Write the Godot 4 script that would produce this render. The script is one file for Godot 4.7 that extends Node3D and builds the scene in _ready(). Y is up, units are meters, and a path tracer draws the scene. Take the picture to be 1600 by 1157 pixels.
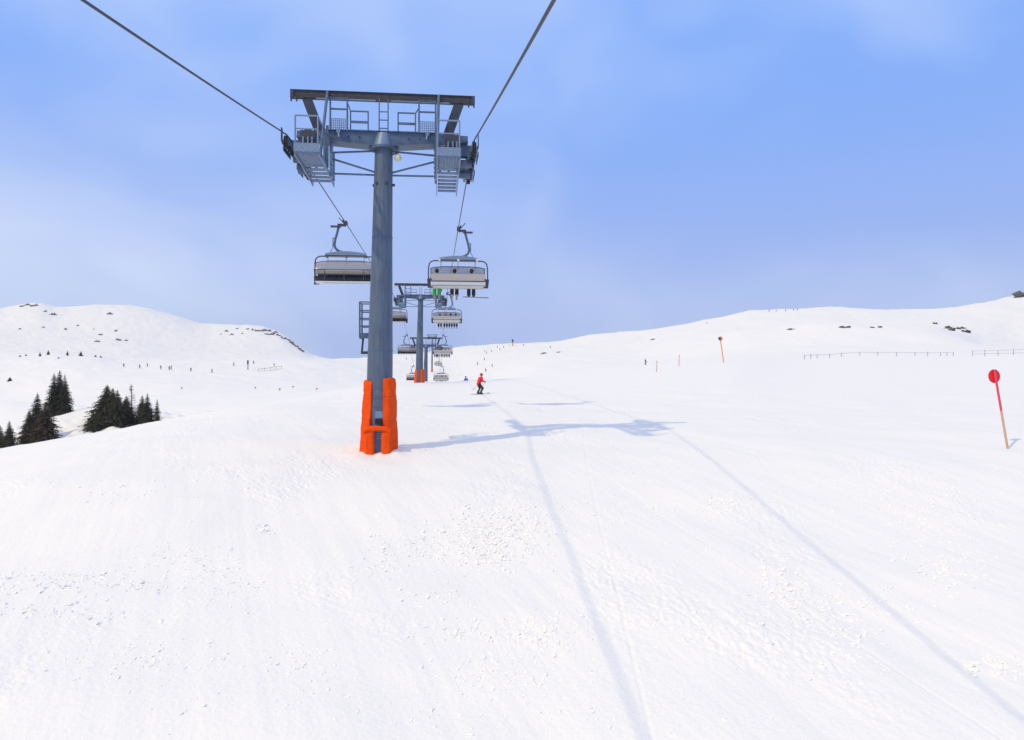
extends Node3D

# ---------------------------------------------------------------- camera numbers
const F := 1150.0          # focal length in photograph pixels
const CX := 800.0
const CY := 578.5
const EYE := 6.0           # the rider's eye above the datum
const YAW := 0.1039        # the camera looks this far right of the lift line
const TOWER_X := -1.65     # middle of the lift line
const HALF_GAUGE := 2.85
const LEAN := -0.17

var cs := cos(YAW)
var sn := sin(YAW)
var rng := RandomNumberGenerator.new()
var M := {}
var taken := {}

# ---------------------------------------------------------------- small helpers
func lin(r: float, g: float, b: float) -> Color:
	return Color(r, g, b).linear_to_srgb()

func mat(r: float, g: float, b: float, rough := 0.6, metal := 0.0) -> StandardMaterial3D:
	var m := StandardMaterial3D.new()
	m.albedo_color = lin(r, g, b)
	m.roughness = rough
	m.metallic = metal
	return m

func numbered(called: String) -> String:
	if not taken.has(called):
		taken[called] = 0
		return called
	taken[called] += 1
	return "%s_%03d" % [called, taken[called]]

func tag(o: Node, label: String, category: String, group := "", kind := "") -> void:
	if label: o.set_meta("label", label)
	if category: o.set_meta("category", category)
	if group: o.set_meta("group", group)
	if kind: o.set_meta("kind", kind)

func thing(called: String, label: String, category: String, where := Vector3.ZERO, turn := 0.0, group := "") -> Node3D:
	var o := Node3D.new()
	o.name = numbered(called)
	add_child(o)
	o.position = where
	o.rotation.y = turn
	tag(o, label, category, group)
	return o

func part(called: String, mesh: Mesh, m: Material, parent: Node) -> MeshInstance3D:
	var o := MeshInstance3D.new()
	o.name = called
	o.mesh = mesh
	o.material_override = m
	parent.add_child(o, true)
	return o

# camera frame (right, ahead) <-> world
func world_of(xc: float, zc: float, h: float) -> Vector3:
	return Vector3(xc * cs + zc * sn, h + EYE, -(zc * cs - xc * sn))

func spot(px: float, py: float, zc: float) -> Vector3:
	return world_of((px - CX) / F * zc, zc, (CY - py) / F * zc)

class Shape:
	var st := SurfaceTool.new()
	func _init() -> void:
		st.begin(Mesh.PRIMITIVE_TRIANGLES)
	# corners counter-clockwise seen from outside
	func tri(a: Vector3, b: Vector3, c: Vector3, smooth := -1) -> void:
		st.set_smooth_group(smooth); st.add_vertex(a)
		st.set_smooth_group(smooth); st.add_vertex(c)
		st.set_smooth_group(smooth); st.add_vertex(b)
	func quad(a: Vector3, b: Vector3, c: Vector3, d: Vector3, smooth := -1) -> void:
		tri(a, b, c, smooth)
		tri(a, c, d, smooth)
	func box(mid: Vector3, size: Vector3, basis := Basis.IDENTITY) -> Shape:
		var h := size * 0.5
		var v := []
		for i in 8:
			v.append(mid + basis * Vector3(h.x if i & 1 else -h.x, h.y if i & 2 else -h.y, h.z if i & 4 else -h.z))
		quad(v[4], v[5], v[7], v[6]); quad(v[1], v[0], v[2], v[3])
		quad(v[5], v[1], v[3], v[7]); quad(v[0], v[4], v[6], v[2])
		quad(v[6], v[7], v[3], v[2]); quad(v[0], v[1], v[5], v[4])
		return self
	# a straight bar of rectangular section from a to b
	func bar(a: Vector3, b: Vector3, w: float, h: float, up := Vector3.UP) -> Shape:
		var y := (b - a).normalized()
		if absf(y.dot(up)) > 0.98: up = Vector3.BACK
		var x := up.cross(y).normalized()
		var z := x.cross(y).normalized()
		return box((a + b) * 0.5, Vector3(w, a.distance_to(b), h), Basis(x, y, z))
	func tube(pts: Array, radii, n := 8, caps := true) -> Shape:
		var rings := []
		var t0: Vector3 = (pts[1] - pts[0]).normalized()
		var side := t0.cross(Vector3.UP if absf(t0.y) < 0.9 else Vector3.RIGHT).normalized()
		for i in pts.size():
			var t: Vector3
			if i == 0: t = pts[1] - pts[0]
			elif i == pts.size() - 1: t = pts[i] - pts[i - 1]
			else: t = (pts[i + 1] - pts[i]).normalized() + (pts[i] - pts[i - 1]).normalized()
			t = t.normalized()
			side = (side - t * side.dot(t)).normalized()
			var other := t.cross(side)
			var r: float = radii[i] if radii is Array else radii
			var ring := []
			for k in n:
				var a := TAU * k / n
				ring.append(pts[i] + (side * cos(a) + other * sin(a)) * r)
			rings.append(ring)
		for i in pts.size() - 1:
			for k in n:
				var j := (k + 1) % n
				quad(rings[i][k], rings[i][j], rings[i + 1][j], rings[i + 1][k], 1)
		if caps:
			for k in range(1, n - 1):
				tri(rings[0][0], rings[0][k + 1], rings[0][k])
				tri(rings[-1][0], rings[-1][k], rings[-1][k + 1])
		return self
	func rod(a: Vector3, b: Vector3, r: float, n := 6) -> Shape:
		return tube([a, b], r, n)
	# sheet: grid of points, given thickness along each point's offset
	func slab(top: Array, under: Array, smooth := 2) -> Shape:
		var rows := top.size()
		var cols: int = top[0].size()
		for i in rows - 1:
			for j in cols - 1:
				quad(top[i][j], top[i][j + 1], top[i + 1][j + 1], top[i + 1][j], smooth)
				quad(under[i][j], under[i + 1][j], under[i + 1][j + 1], under[i][j + 1], smooth + 1)
		for i in rows - 1:
			quad(top[i][0], top[i + 1][0], under[i + 1][0], under[i][0])
			quad(top[i + 1][cols - 1], top[i][cols - 1], under[i][cols - 1], under[i + 1][cols - 1])
		for j in cols - 1:
			quad(top[0][j + 1], top[0][j], under[0][j], under[0][j + 1])
			quad(top[rows - 1][j], top[rows - 1][j + 1], under[rows - 1][j + 1], under[rows - 1][j])
		return self
	func done() -> ArrayMesh:
		st.generate_normals()
		return st.commit()

# ---------------------------------------------------------------- smooth curves
func slopes(xs: Array, ys: Array) -> Array:
	var n := xs.size()
	var m := []
	var d := []
	for i in n - 1:
		d.append((ys[i + 1] - ys[i]) / (xs[i + 1] - xs[i]))
	for i in n:
		if i == 0: m.append(d[0])
		elif i == n - 1: m.append(d[n - 2])
		elif d[i - 1] * d[i] <= 0.0: m.append(0.0)
		else: m.append(2.0 * d[i - 1] * d[i] / (d[i - 1] + d[i]))
	return m

func smooth_at(xs: Array, ys: Array, m: Array, x: float) -> float:
	var n := xs.size()
	if x <= xs[0]: return ys[0] + m[0] * (x - xs[0])
	if x >= xs[n - 1]: return ys[n - 1]
	var i := 0
	while x > xs[i + 1]: i += 1
	var w: float = xs[i + 1] - xs[i]
	var t: float = (x - xs[i]) / w
	var t2 := t * t
	var t3 := t2 * t
	return (2 * t3 - 3 * t2 + 1) * ys[i] + (t3 - 2 * t2 + t) * w * m[i] + (3 * t2 - 2 * t3) * ys[i + 1] + (t3 - t2) * w * m[i + 1]

# ---------------------------------------------------------------- terrain
# folds of the land from near to far; each is a line of [bearing, distance, level] along the fold,
# the bearing and the level measured in the survey units used for F, CX and CY
var FOLDS := [
	[[-300, 50, 742], [0, 52, 702], [130, 55, 680], [250, 60, 660], [350, 64, 643], [450, 70, 625], [560, 78, 606], [640, 86, 598], [700, 90, 597], [760, 95, 594], [850, 100, 588], [1000, 100, 577], [1130, 100, 566.5], [1250, 128, 561], [1300, 140, 558], [1380, 146, 555], [1450, 146, 555], [1520, 140, 555], [1600, 132, 553.5], [1900, 130, 550]],
	[[-300, 80, 765], [0, 82, 722], [130, 85, 698], [250, 90, 676], [350, 95, 656], [450, 105, 638], [560, 115, 620], [640, 125, 614], [700, 130, 611], [760, 135, 604], [850, 140, 592], [1000, 140, 579], [1130, 140, 568], [1300, 180, 561], [1380, 183, 558], [1450, 185, 558], [1600, 175, 556.5], [1900, 175, 552]],
	[[-300, 120, 740], [0, 120, 697], [130, 122, 688], [250, 125, 668], [350, 130, 648], [450, 140, 632], [560, 160, 621], [640, 175, 614], [700, 180, 610], [760, 185, 603], [850, 190, 588], [1000, 190, 575], [1130, 200, 562], [1300, 230, 558], [1450, 230, 556], [1600, 220, 553], [1900, 220, 550]],
	[[-300, 250, 640], [0, 250, 628], [130, 250, 612], [250, 250, 604], [350, 255, 602], [450, 265, 602], [560, 280, 604], [640, 300, 603], [700, 300, 600], [760, 300, 594], [850, 290, 572], [1000, 280, 566], [1130, 280, 552], [1300, 285, 540], [1450, 285, 538], [1600, 280, 548], [1900, 280, 548]],
	[[-300, 420, 556], [0, 420, 552], [60, 420, 551], [150, 420, 556], [200, 420, 561], [300, 420, 563], [410, 420, 563], [490, 415, 566], [560, 410, 574], [640, 405, 585], [700, 405, 581], [760, 405, 572], [850, 400, 560], [1000, 370, 548], [1080, 350, 533], [1130, 350, 523], [1160, 350, 515], [1225, 350, 511], [1280, 350, 505], [1440, 350, 508], [1500, 350, 522], [1540, 350, 540], [1600, 360, 546], [1900, 360, 546]],
	[[-300, 560, 558], [0, 560, 553.5], [150, 560, 557.5], [300, 560, 564.5], [410, 560, 564.5], [490, 520, 564], [560, 500, 569], [640, 480, 575], [700, 480, 570], [760, 480, 560], [850, 480, 551], [1000, 440, 538], [1130, 420, 518], [1160, 420, 517], [1280, 420, 511], [1440, 420, 514], [1500, 420, 519], [1540, 420, 525], [1600, 430, 530], [1900, 430, 525]],
	[[-300, 750, 528], [0, 750, 525], [150, 750, 527], [300, 750, 540], [400, 750, 545], [460, 700, 556], [490, 650, 562], [560, 620, 564], [640, 600, 562], [700, 600, 557], [760, 600, 548], [850, 560, 543], [1000, 520, 527], [1130, 500, 505], [1180, 490, 500], [1280, 490, 494], [1440, 490, 497], [1540, 500, 492], [1600, 520, 485], [1900, 520, 470]],
	[[-300, 1000, 490], [0, 1000, 483], [40, 1000, 476], [60, 1000, 475], [90, 1000, 481], [150, 1000, 478], [190, 1000, 478], [225, 1000, 482], [270, 990, 493], [330, 980, 508], [390, 960, 508], [430, 940, 517], [460, 920, 535], [490, 900, 556], [520, 880, 562], [560, 860, 560.5], [600, 830, 556], [640, 800, 552], [700, 750, 546], [740, 740, 541], [800, 700, 537], [860, 680, 535], [930, 650, 523], [1000, 620, 517], [1070, 600, 506], [1130, 580, 496], [1180, 570, 487], [1240, 570, 483], [1290, 570, 482], [1360, 570, 485], [1440, 570, 485.5], [1490, 575, 482], [1540, 580, 473], [1600, 600, 461], [1700, 610, 440], [1900, 620, 420]],
]
const U_MAX := 1.35
const U_N := 541
const NEAR_END := 40.0
var near_d := [-300.0, -60.0, 0.0, 16.0, 22.0, 26.0, 31.0, 41.0, 59.0, 84.0, 120.0]
var near_h := [-22.0, -13.5, -5.98, -3.70, -2.80, -2.46, -2.28, -2.06, -1.92, -1.45, -1.3]
var near_m := []
var fold_lut := []       # per bearing: distances and heights of every fold
var n_wave := FastNoiseLite.new()
var n_mid := FastNoiseLite.new()
var n_fine := FastNoiseLite.new()
var n_mask := FastNoiseLite.new()
var n_far := FastNoiseLite.new()
var n_streak := FastNoiseLite.new()

func near(x: float, d: float) -> float:
	var h := smooth_at(near_d, near_h, near_m, d)
	var t := maxf(0.0, -x - 6.0)
	if t > 0.0:
		h -= 0.011 * t * t if t < 10.0 else 1.1 + 0.22 * (t - 10.0) - 0.0012 * (minf(t, 70.0) - 10.0) ** 2
	return h

func survey() -> void:
	near_m = slopes(near_d, near_h)
	var parts := []
	for f in FOLDS:
		var xs := []
		var ds := []
		var ys := []
		for p in f:
			xs.append(float(p[0])); ds.append(float(p[1])); ys.append(float(p[2]))
		parts.append([xs, ds, slopes(xs, ds), ys, slopes(xs, ys)])
	for i in U_N:
		var u := -U_MAX + 2.0 * U_MAX * i / (U_N - 1)
		var x := clampf(CX + F * u, -300.0, 1900.0)
		var d := []
		var h := []
		for z in [30.0, NEAR_END]:
			d.append(z)
			h.append(near(u * z * cs + z * sn, z * cs - u * z * sn))
		for p in parts:
			var zz := smooth_at(p[0], p[1], p[2], x)
			d.append(zz)
			h.append((CY - smooth_at(p[0], p[3], p[4], x)) / F * zz)
		d.append(1500.0)
		h.append(h[-1] - 55.0)
		fold_lut.append([d, h])
	n_wave.seed = 5; n_wave.frequency = 0.13; n_wave.fractal_octaves = 3
	n_mid.seed = 9; n_mid.frequency = 0.75; n_mid.fractal_octaves = 3
	n_fine.seed = 12; n_fine.frequency = 6.0; n_fine.fractal_octaves = 3
	n_mask.seed = 21; n_mask.frequency = 0.16; n_mask.fractal_octaves = 3
	n_far.seed = 33; n_far.frequency = 0.012; n_far.fractal_octaves = 4
	n_streak.seed = 41; n_streak.frequency = 0.5; n_streak.fractal_octaves = 3

func column(u: float) -> Array:
	var f := clampf((u + U_MAX) / (2.0 * U_MAX) * (U_N - 1), 0.0, U_N - 1.001)
	var i := int(f)
	var t := f - i
	var d := []
	var h := []
	for k in fold_lut[i][0].size():
		d.append(lerpf(fold_lut[i][0][k], fold_lut[i + 1][0][k], t))
		h.append(lerpf(fold_lut[i][1][k], fold_lut[i + 1][1][k], t))
	return [d, h, slopes(d, h)]

# mounds left of the lift
func mounds(xc: float, zc: float) -> float:
	var h := 0.0
	if xc < -20.0 and zc < 260.0 and zc > 60.0:
		var e1 := ((xc + 70.5) / 9.5) ** 2 + ((zc - 123.0) / 13.0) ** 2
		if e1 < 9.0: h += 5.4 * exp(-e1 * (0.8 + 0.5 * n_wave.get_noise_2d(xc * 0.8, zc * 0.8)))
		var e2 := ((xc + 118.0) / 26.0) ** 2 + ((zc - 165.0) / 14.0) ** 2
		if e2 < 9.0: h += 5.2 * exp(-e2)
	return h

# small relief: wind waves, ski-churned patches, blade streaks, far undulation
func relief(x: float, d: float, zc: float) -> float:
	var h := 0.0
	if zc < 75.0:
		var keep := 1.0 - smoothstep(45.0, 75.0, zc)
		var rough := smoothstep(0.1, 0.5, n_mask.get_noise_2d(x * 1.3, d * 0.8))
		var w := n_wave.get_noise_2d(x, d) * 0.13
		var m := n_mid.get_noise_2d(x, d)
		var f := n_fine.get_noise_2d(x, d)
		var s := n_streak.get_noise_2d(x * 3.0 + d * 0.9, d * 0.22 - x * 0.1)
		h += keep * (w + m * (0.008 + 0.018 * rough) + f * (0.0025 + 0.017 * rough) + s * 0.011)
		# snow banked against the foot of the near tower
		var foot := Vector2(x - TOWER_X - LEAN, d - 24.0).length()
		if foot < 3.0: h += (0.08 + 0.10 * m) * exp(-((foot - 0.5) / 0.75) ** 2)
		if zc < 40.0:
			# narrow ski tracks
			for k in [0, 2]:
				var c: float = TRACKS[k][0] + TRACKS[k][1] * d + TRACKS[k][2] * sin(d * TRACKS[k][3] + TRACKS[k][4])
				var q := absf(x - c)
				if q < 0.1: h += 0.0015 * smoothstep(0.03, 0.06, q) * (1.0 - smoothstep(0.06, 0.1, q)) - 0.005 * (1.0 - smoothstep(0.015, 0.04, q))
	if zc > 40.0:
		h += (n_far.get_noise_2d(x, d) * minf(0.004 * (zc - 40.0), 1.5) + n_wave.get_noise_2d(x * 0.45 + d * 0.2, d * 0.35) * minf(0.0016 * (zc - 40.0), 0.6))
	return h
const TRACKS := [[1.2, 0.16, 0.12, 0.21, 0.4], [2.25, 0.02, 0.3, 0.19, 0.5], [7.6, -0.1, 0.8, 0.16, 1.0], [-2.6, 0.03, 0.6, 0.24, 2.0], [11.0, 0.12, 1.1, 0.13, 0.2]]

# height at a place, in the camera's frame; without small relief when plain
func ground(xc: float, zc: float, plain := false) -> float:
	var x := xc * cs + zc * sn
	var d := zc * cs - xc * sn
	var h: float
	var r := sqrt(xc * xc + zc * zc)
	var ang := absf(atan2(xc, zc))
	if zc > 0.0 and zc < NEAR_END and ang < 0.93:
		h = near(x, d)
	elif ang < 0.93:
		var c := column(xc / zc)
		h = smooth_at(c[0], c[1], c[2], zc)
	else:
		var zz := r * 0.597
		var side := near(x, d) if absf(x) < 70.0 else near(70.0 * signf(x), d)
		if zz > NEAR_END:
			var c := column(1.3 * signf(xc))
			h = lerpf(smooth_at(c[0], c[1], c[2], zz), side, smoothstep(1.0, 1.6, ang))
		else:
			h = side
	if plain: return h + mounds(xc, zc)
	return h + mounds(xc, zc) + relief(x, d, maxf(zc, 1.0))

# a point on the snow under a world position
func on_snow(x: float, z: float, sink := 0.0) -> Vector3:
	var xc := x * cs + z * sn
	var zc := -z * cs + x * sn
	return Vector3(x, ground(xc, zc) + EYE - sink, z)

# where the line of sight along a bearing and level first meets the snow
func sighted(px: float, py: float, from := 8.0, to := 1100.0) -> Vector3:
	var u := (px - CX) / F
	var v := (CY - py) / F
	var z := from
	var last := from
	while z < to:
		if ground(u * z, z, true) >= v * z:
			var a := last
			var b := z
			for k in 14:
				var mid := (a + b) * 0.5
				if ground(u * mid, mid, true) >= v * mid: b = mid
				else: a = mid
			return world_of(u * b, b, ground(u * b, b))
		last = z
		z *= 1.02
	return world_of(u * to * 0.6, to * 0.6, ground(u * to * 0.6, to * 0.6))

func build_ground() -> void:
	var us := PackedFloat32Array()
	var u := -0.98
	while u <= 0.98:
		us.append(u)
		u += 0.0015 if absf(u) < 0.72 else 0.0028
	var zs := PackedFloat32Array([1.0, 3.0, 5.0, 6.5, 7.5, 8.0])
	var z := 8.3
	while z < 1500.0:
		zs.append(z)
		z += minf(0.00028 * z * z, 0.016 * z)
	var nu := us.size()
	var nz := zs.size()
	var verts := PackedVector3Array()
	verts.resize(nu * nz)
	for i in nu:
		u = us[i]
		var c := column(u)
		var seg := 0
		for j in nz:
			z = zs[j]
			var xc := u * z
			var x := xc * cs + z * sn
			var d := z * cs - xc * sn
			var h: float
			if z < NEAR_END: h = near(x, d)
			else: h = smooth_at(c[0], c[1], c[2], z)
			h += mounds(xc, z) + relief(x, d, z)
			verts[i * nz + j] = Vector3(x, h + EYE, -d)
	var normals := PackedVector3Array()
	normals.resize(nu * nz)
	var index := PackedInt32Array()
	index.resize((nu - 1) * (nz - 1) * 6)
	var q := 0
	for i in nu:
		var a0 := maxi(i - 1, 0) * nz
		var a1 := mini(i + 1, nu - 1) * nz
		for j in nz:
			var e1 := verts[a1 + j] - verts[a0 + j]
			var e2 := verts[i * nz + mini(j + 1, nz - 1)] - verts[i * nz + maxi(j - 1, 0)]
			normals[i * nz + j] = e1.cross(e2).normalized()
			if i < nu - 1 and j < nz - 1:
				var k := i * nz + j
				index[q] = k; index[q + 1] = k + 1; index[q + 2] = k + nz
				index[q + 3] = k + nz; index[q + 4] = k + 1; index[q + 5] = k + nz + 1
				q += 6
	var arrays := []
	arrays.resize(Mesh.ARRAY_MAX)
	arrays[Mesh.ARRAY_VERTEX] = verts
	arrays[Mesh.ARRAY_NORMAL] = normals
	arrays[Mesh.ARRAY_INDEX] = index
	var mesh := ArrayMesh.new()
	mesh.add_surface_from_arrays(Mesh.PRIMITIVE_TRIANGLES, arrays)
	# the slopes to the sides and behind the rider
	var v2 := PackedVector3Array()
	var i2 := PackedInt32Array()
	var radii := [1.2]
	while radii[-1] < 1450.0: radii.append(radii[-1] * 1.11 + 0.3)
	var nr := radii.size()
	var na := 70
	for i in na + 1:
		var a := lerpf(0.7753, TAU - 0.7753, float(i) / na)
		for j in nr:
			var xc: float = radii[j] * sin(a)
			var zc: float = radii[j] * cos(a)
			v2.append(world_of(xc, zc, ground(xc, zc)))
	for i in na:
		for j in nr - 1:
			var k := i * nr + j
			i2.append_array([k, k + 1, k + nr, k + nr, k + 1, k + nr + 1])
	var n2 := PackedVector3Array()
	n2.resize(v2.size())
	for i in na + 1:
		for j in nr:
			var e1 := v2[mini(i + 1, na) * nr + j] - v2[maxi(i - 1, 0) * nr + j]
			var e2 := v2[i * nr + mini(j + 1, nr - 1)] - v2[i * nr + maxi(j - 1, 0)]
			n2[i * nr + j] = e1.cross(e2).normalized()
	var arr2 := []
	arr2.resize(Mesh.ARRAY_MAX)
	arr2[Mesh.ARRAY_VERTEX] = v2
	arr2[Mesh.ARRAY_NORMAL] = n2
	arr2[Mesh.ARRAY_INDEX] = i2
	mesh.add_surface_from_arrays(Mesh.PRIMITIVE_TRIANGLES, arr2)
	var o := part("snow_ground", mesh, M.snow, self)
	o.set_meta("kind", "structure")

# loose lumps of snow thrown up by skis and the groomer
func build_clods() -> void:
	var meshes := []
	for v in 3:
		var sp := SphereMesh.new()
		sp.radial_segments = 7; sp.rings = 4; sp.radius = 1.0; sp.height = 1.7
		var arr := sp.get_mesh_arrays()
		var ve: PackedVector3Array = arr[Mesh.ARRAY_VERTEX]
		for i in ve.size():
			var p := ve[i]
			ve[i] = p * (1.0 + 1.3 * n_mid.get_noise_3d(p.x * 1.5 + v * 7.0, p.y * 1.5, p.z * 1.5))
		var st := SurfaceTool.new()
		st.begin(Mesh.PRIMITIVE_TRIANGLES)
		for q in arr[Mesh.ARRAY_INDEX]:
			st.set_smooth_group(-1)
			st.add_vertex(ve[q])
		st.generate_normals()
		meshes.append(st.commit())
	# centre and spread of each churned patch, number of lumps, largest lump
	var patches := [
		[770, 838, 75, 40, 1500, 0.07], [700, 850, 110, 25, 900, 0.06], [815, 815, 40, 30, 420, 0.07], [600, 880, 30, 22, 140, 0.06],
		[680, 930, 60, 9, 90, 0.07], [760, 985, 90, 18, 330, 0.06], [860, 990, 40, 30, 260, 0.05], [950, 800, 90, 22, 400, 0.05],
		[770, 1050, 80, 30, 260, 0.05], [120, 905, 170, 22, 520, 0.06], [300, 870, 90, 20, 240, 0.05], [60, 955, 110, 12, 160, 0.07],
		[360, 905, 60, 35, 260, 0.05], [411, 822, 9, 8, 60, 0.10], [180, 770, 90, 12, 110, 0.06], [200, 1030, 120, 30, 380, 0.045],
		[470, 1040, 60, 30, 170, 0.045], [1130, 790, 60, 14, 220, 0.06], [1215, 915, 30, 40, 160, 0.08], [1290, 945, 120, 35, 460, 0.06],
		[1330, 1010, 90, 40, 260, 0.05], [1470, 800, 90, 55, 700, 0.05], [1480, 890, 60, 40, 260, 0.06], [1560, 1040, 50, 15, 90, 0.08],
		[1350, 770, 120, 30, 300, 0.05], [1060, 960, 120, 60, 240, 0.04], [760, 700, 160, 14, 180, 0.06], [690, 665, 80, 8, 120, 0.07],
		[1000, 730, 200, 20, 200, 0.05], [380, 740, 160, 20, 160, 0.06], [800, 1110, 500, 30, 260, 0.045], [800, 900, 500, 120, 380, 0.04],
	]
	for v in 3:
		var places := []
		rng.seed = 100 + v
		for p in patches:
			for k in int(p[4] * 0.5):
				var px: float = p[0] + rng.randfn() * p[2] * 0.6
				var py: float = p[1] + rng.randfn() * p[3] * 0.6
				if py < 640.0 or py > 1200.0: continue
				var w := sighted(px, py, 7.0, 80.0)
				var r: float = p[5] * (0.075 + 0.58 * pow(rng.randf(), 4.0))
				var b := Basis.from_euler(Vector3(rng.randf() * 0.6, rng.randf() * TAU, rng.randf() * 0.6)).scaled(Vector3(r * rng.randf_range(0.7, 2.1), r * rng.randf_range(0.4, 0.9), r * rng.randf_range(0.7, 1.9)))
				places.append(Transform3D(b, w - Vector3(0, r * 0.16, 0)))
		var mm := MultiMesh.new()
		mm.transform_format = MultiMesh.TRANSFORM_3D
		mm.mesh = meshes[v]
		mm.instance_count = places.size()
		for i in places.size(): mm.set_instance_transform(i, places[i])
		var o := MultiMeshInstance3D.new()
		o.name = numbered("snow_crumbs")
		o.multimesh = mm
		o.material_override = M.snow_lump
		add_child(o)
		tag(o, "loose white crumbs of churned snow scattered over the piste", "snow", "snow crumbs on the piste", "stuff")

# ---------------------------------------------------------------- sky
func build_sky() -> Sky:
	var w := 1024
	var h := 512
	var img := Image.create(w, h, false, Image.FORMAT_RGBF)
	var n := FastNoiseLite.new()
	n.seed = 77; n.frequency = 1.1; n.fractal_octaves = 5; n.fractal_gain = 0.5
	var n2 := FastNoiseLite.new()
	n2.seed = 3; n2.frequency = 0.55; n2.fractal_octaves = 3
	for j in h:
		var el := PI * 0.5 - PI * (j + 0.5) / h
		var y := sin(el)
		var rad := cos(el)
		var up := clampf(y, 0.0, 1.0)
		# clear air between the clouds: deeper blue with height, violet-grey low down
		var low := Vector3(0.39, 0.515, 0.91)
		var high := Vector3(0.225, 0.43, 0.98)
		var air := low.lerp(high, smoothstep(0.03, 0.42, up))
		for i in w:
			var a := TAU * (i + 0.5) / w
			var p := Vector3(sin(a) * rad, y, -cos(a) * rad)
			var g := p.rotated(Vector3.UP, 0.40)
			var wx := 0.35 * n2.get_noise_3d(g.x * 2.0 + 5.0, g.y * 2.0, g.z * 2.0)
			var c := 1.25 * n.get_noise_3d(g.x + wx, g.y * 1.5 + wx * 0.5, g.z - wx) + 0.9 * n2.get_noise_3d(g.x, g.y * 1.8, g.z)
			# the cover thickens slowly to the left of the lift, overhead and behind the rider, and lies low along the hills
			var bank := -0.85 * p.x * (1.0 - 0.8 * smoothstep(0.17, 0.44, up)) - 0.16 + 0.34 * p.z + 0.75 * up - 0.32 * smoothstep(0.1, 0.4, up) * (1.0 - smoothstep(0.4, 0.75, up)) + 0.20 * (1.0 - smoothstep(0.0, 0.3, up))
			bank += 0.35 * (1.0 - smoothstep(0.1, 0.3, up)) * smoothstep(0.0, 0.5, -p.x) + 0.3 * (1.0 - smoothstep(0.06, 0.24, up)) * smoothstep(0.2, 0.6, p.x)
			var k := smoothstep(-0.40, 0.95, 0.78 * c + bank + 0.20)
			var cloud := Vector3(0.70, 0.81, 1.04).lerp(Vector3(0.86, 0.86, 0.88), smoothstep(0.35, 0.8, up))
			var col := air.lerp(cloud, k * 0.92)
			img.set_pixel(i, j, Color(col.x, col.y, col.z))
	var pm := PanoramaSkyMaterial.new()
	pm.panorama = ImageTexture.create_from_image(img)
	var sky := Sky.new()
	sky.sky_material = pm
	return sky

# ---------------------------------------------------------------- materials
func noise_image(freq: float, octaves: int, seed_: int, size := 512) -> Image:
	var n := FastNoiseLite.new()
	n.seed = seed_; n.frequency = freq; n.fractal_octaves = octaves
	return n.get_seamless_image(size, size)

func tinted(base: Vector3, spread: float, freq: float, seed_: int) -> ImageTexture:
	var src := noise_image(freq, 4, seed_, 256)
	var img := Image.create(256, 256, false, Image.FORMAT_RGB8)
	for j in 256:
		for i in 256:
			var v := 1.0 + (src.get_pixel(i, j).r - 0.5) * 2.0 * spread
			img.set_pixel(i, j, lin(clampf(base.x * v, 0, 1), clampf(base.y * v, 0, 1), clampf(base.z * v, 0, 1)))
	return ImageTexture.create_from_image(img)

func bumpy(freq: float, octaves: int, seed_: int, strength: float) -> ImageTexture:
	var img := noise_image(freq, octaves, seed_, 512)
	img.convert(Image.FORMAT_RGB8)
	img.bump_map_to_normal_map(strength)
	return ImageTexture.create_from_image(img)

func triplanar(m: StandardMaterial3D, scale_: float) -> void:
	m.uv1_triplanar = true
	m.uv1_world_triplanar = true
	m.uv1_scale = Vector3.ONE * scale_

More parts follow.
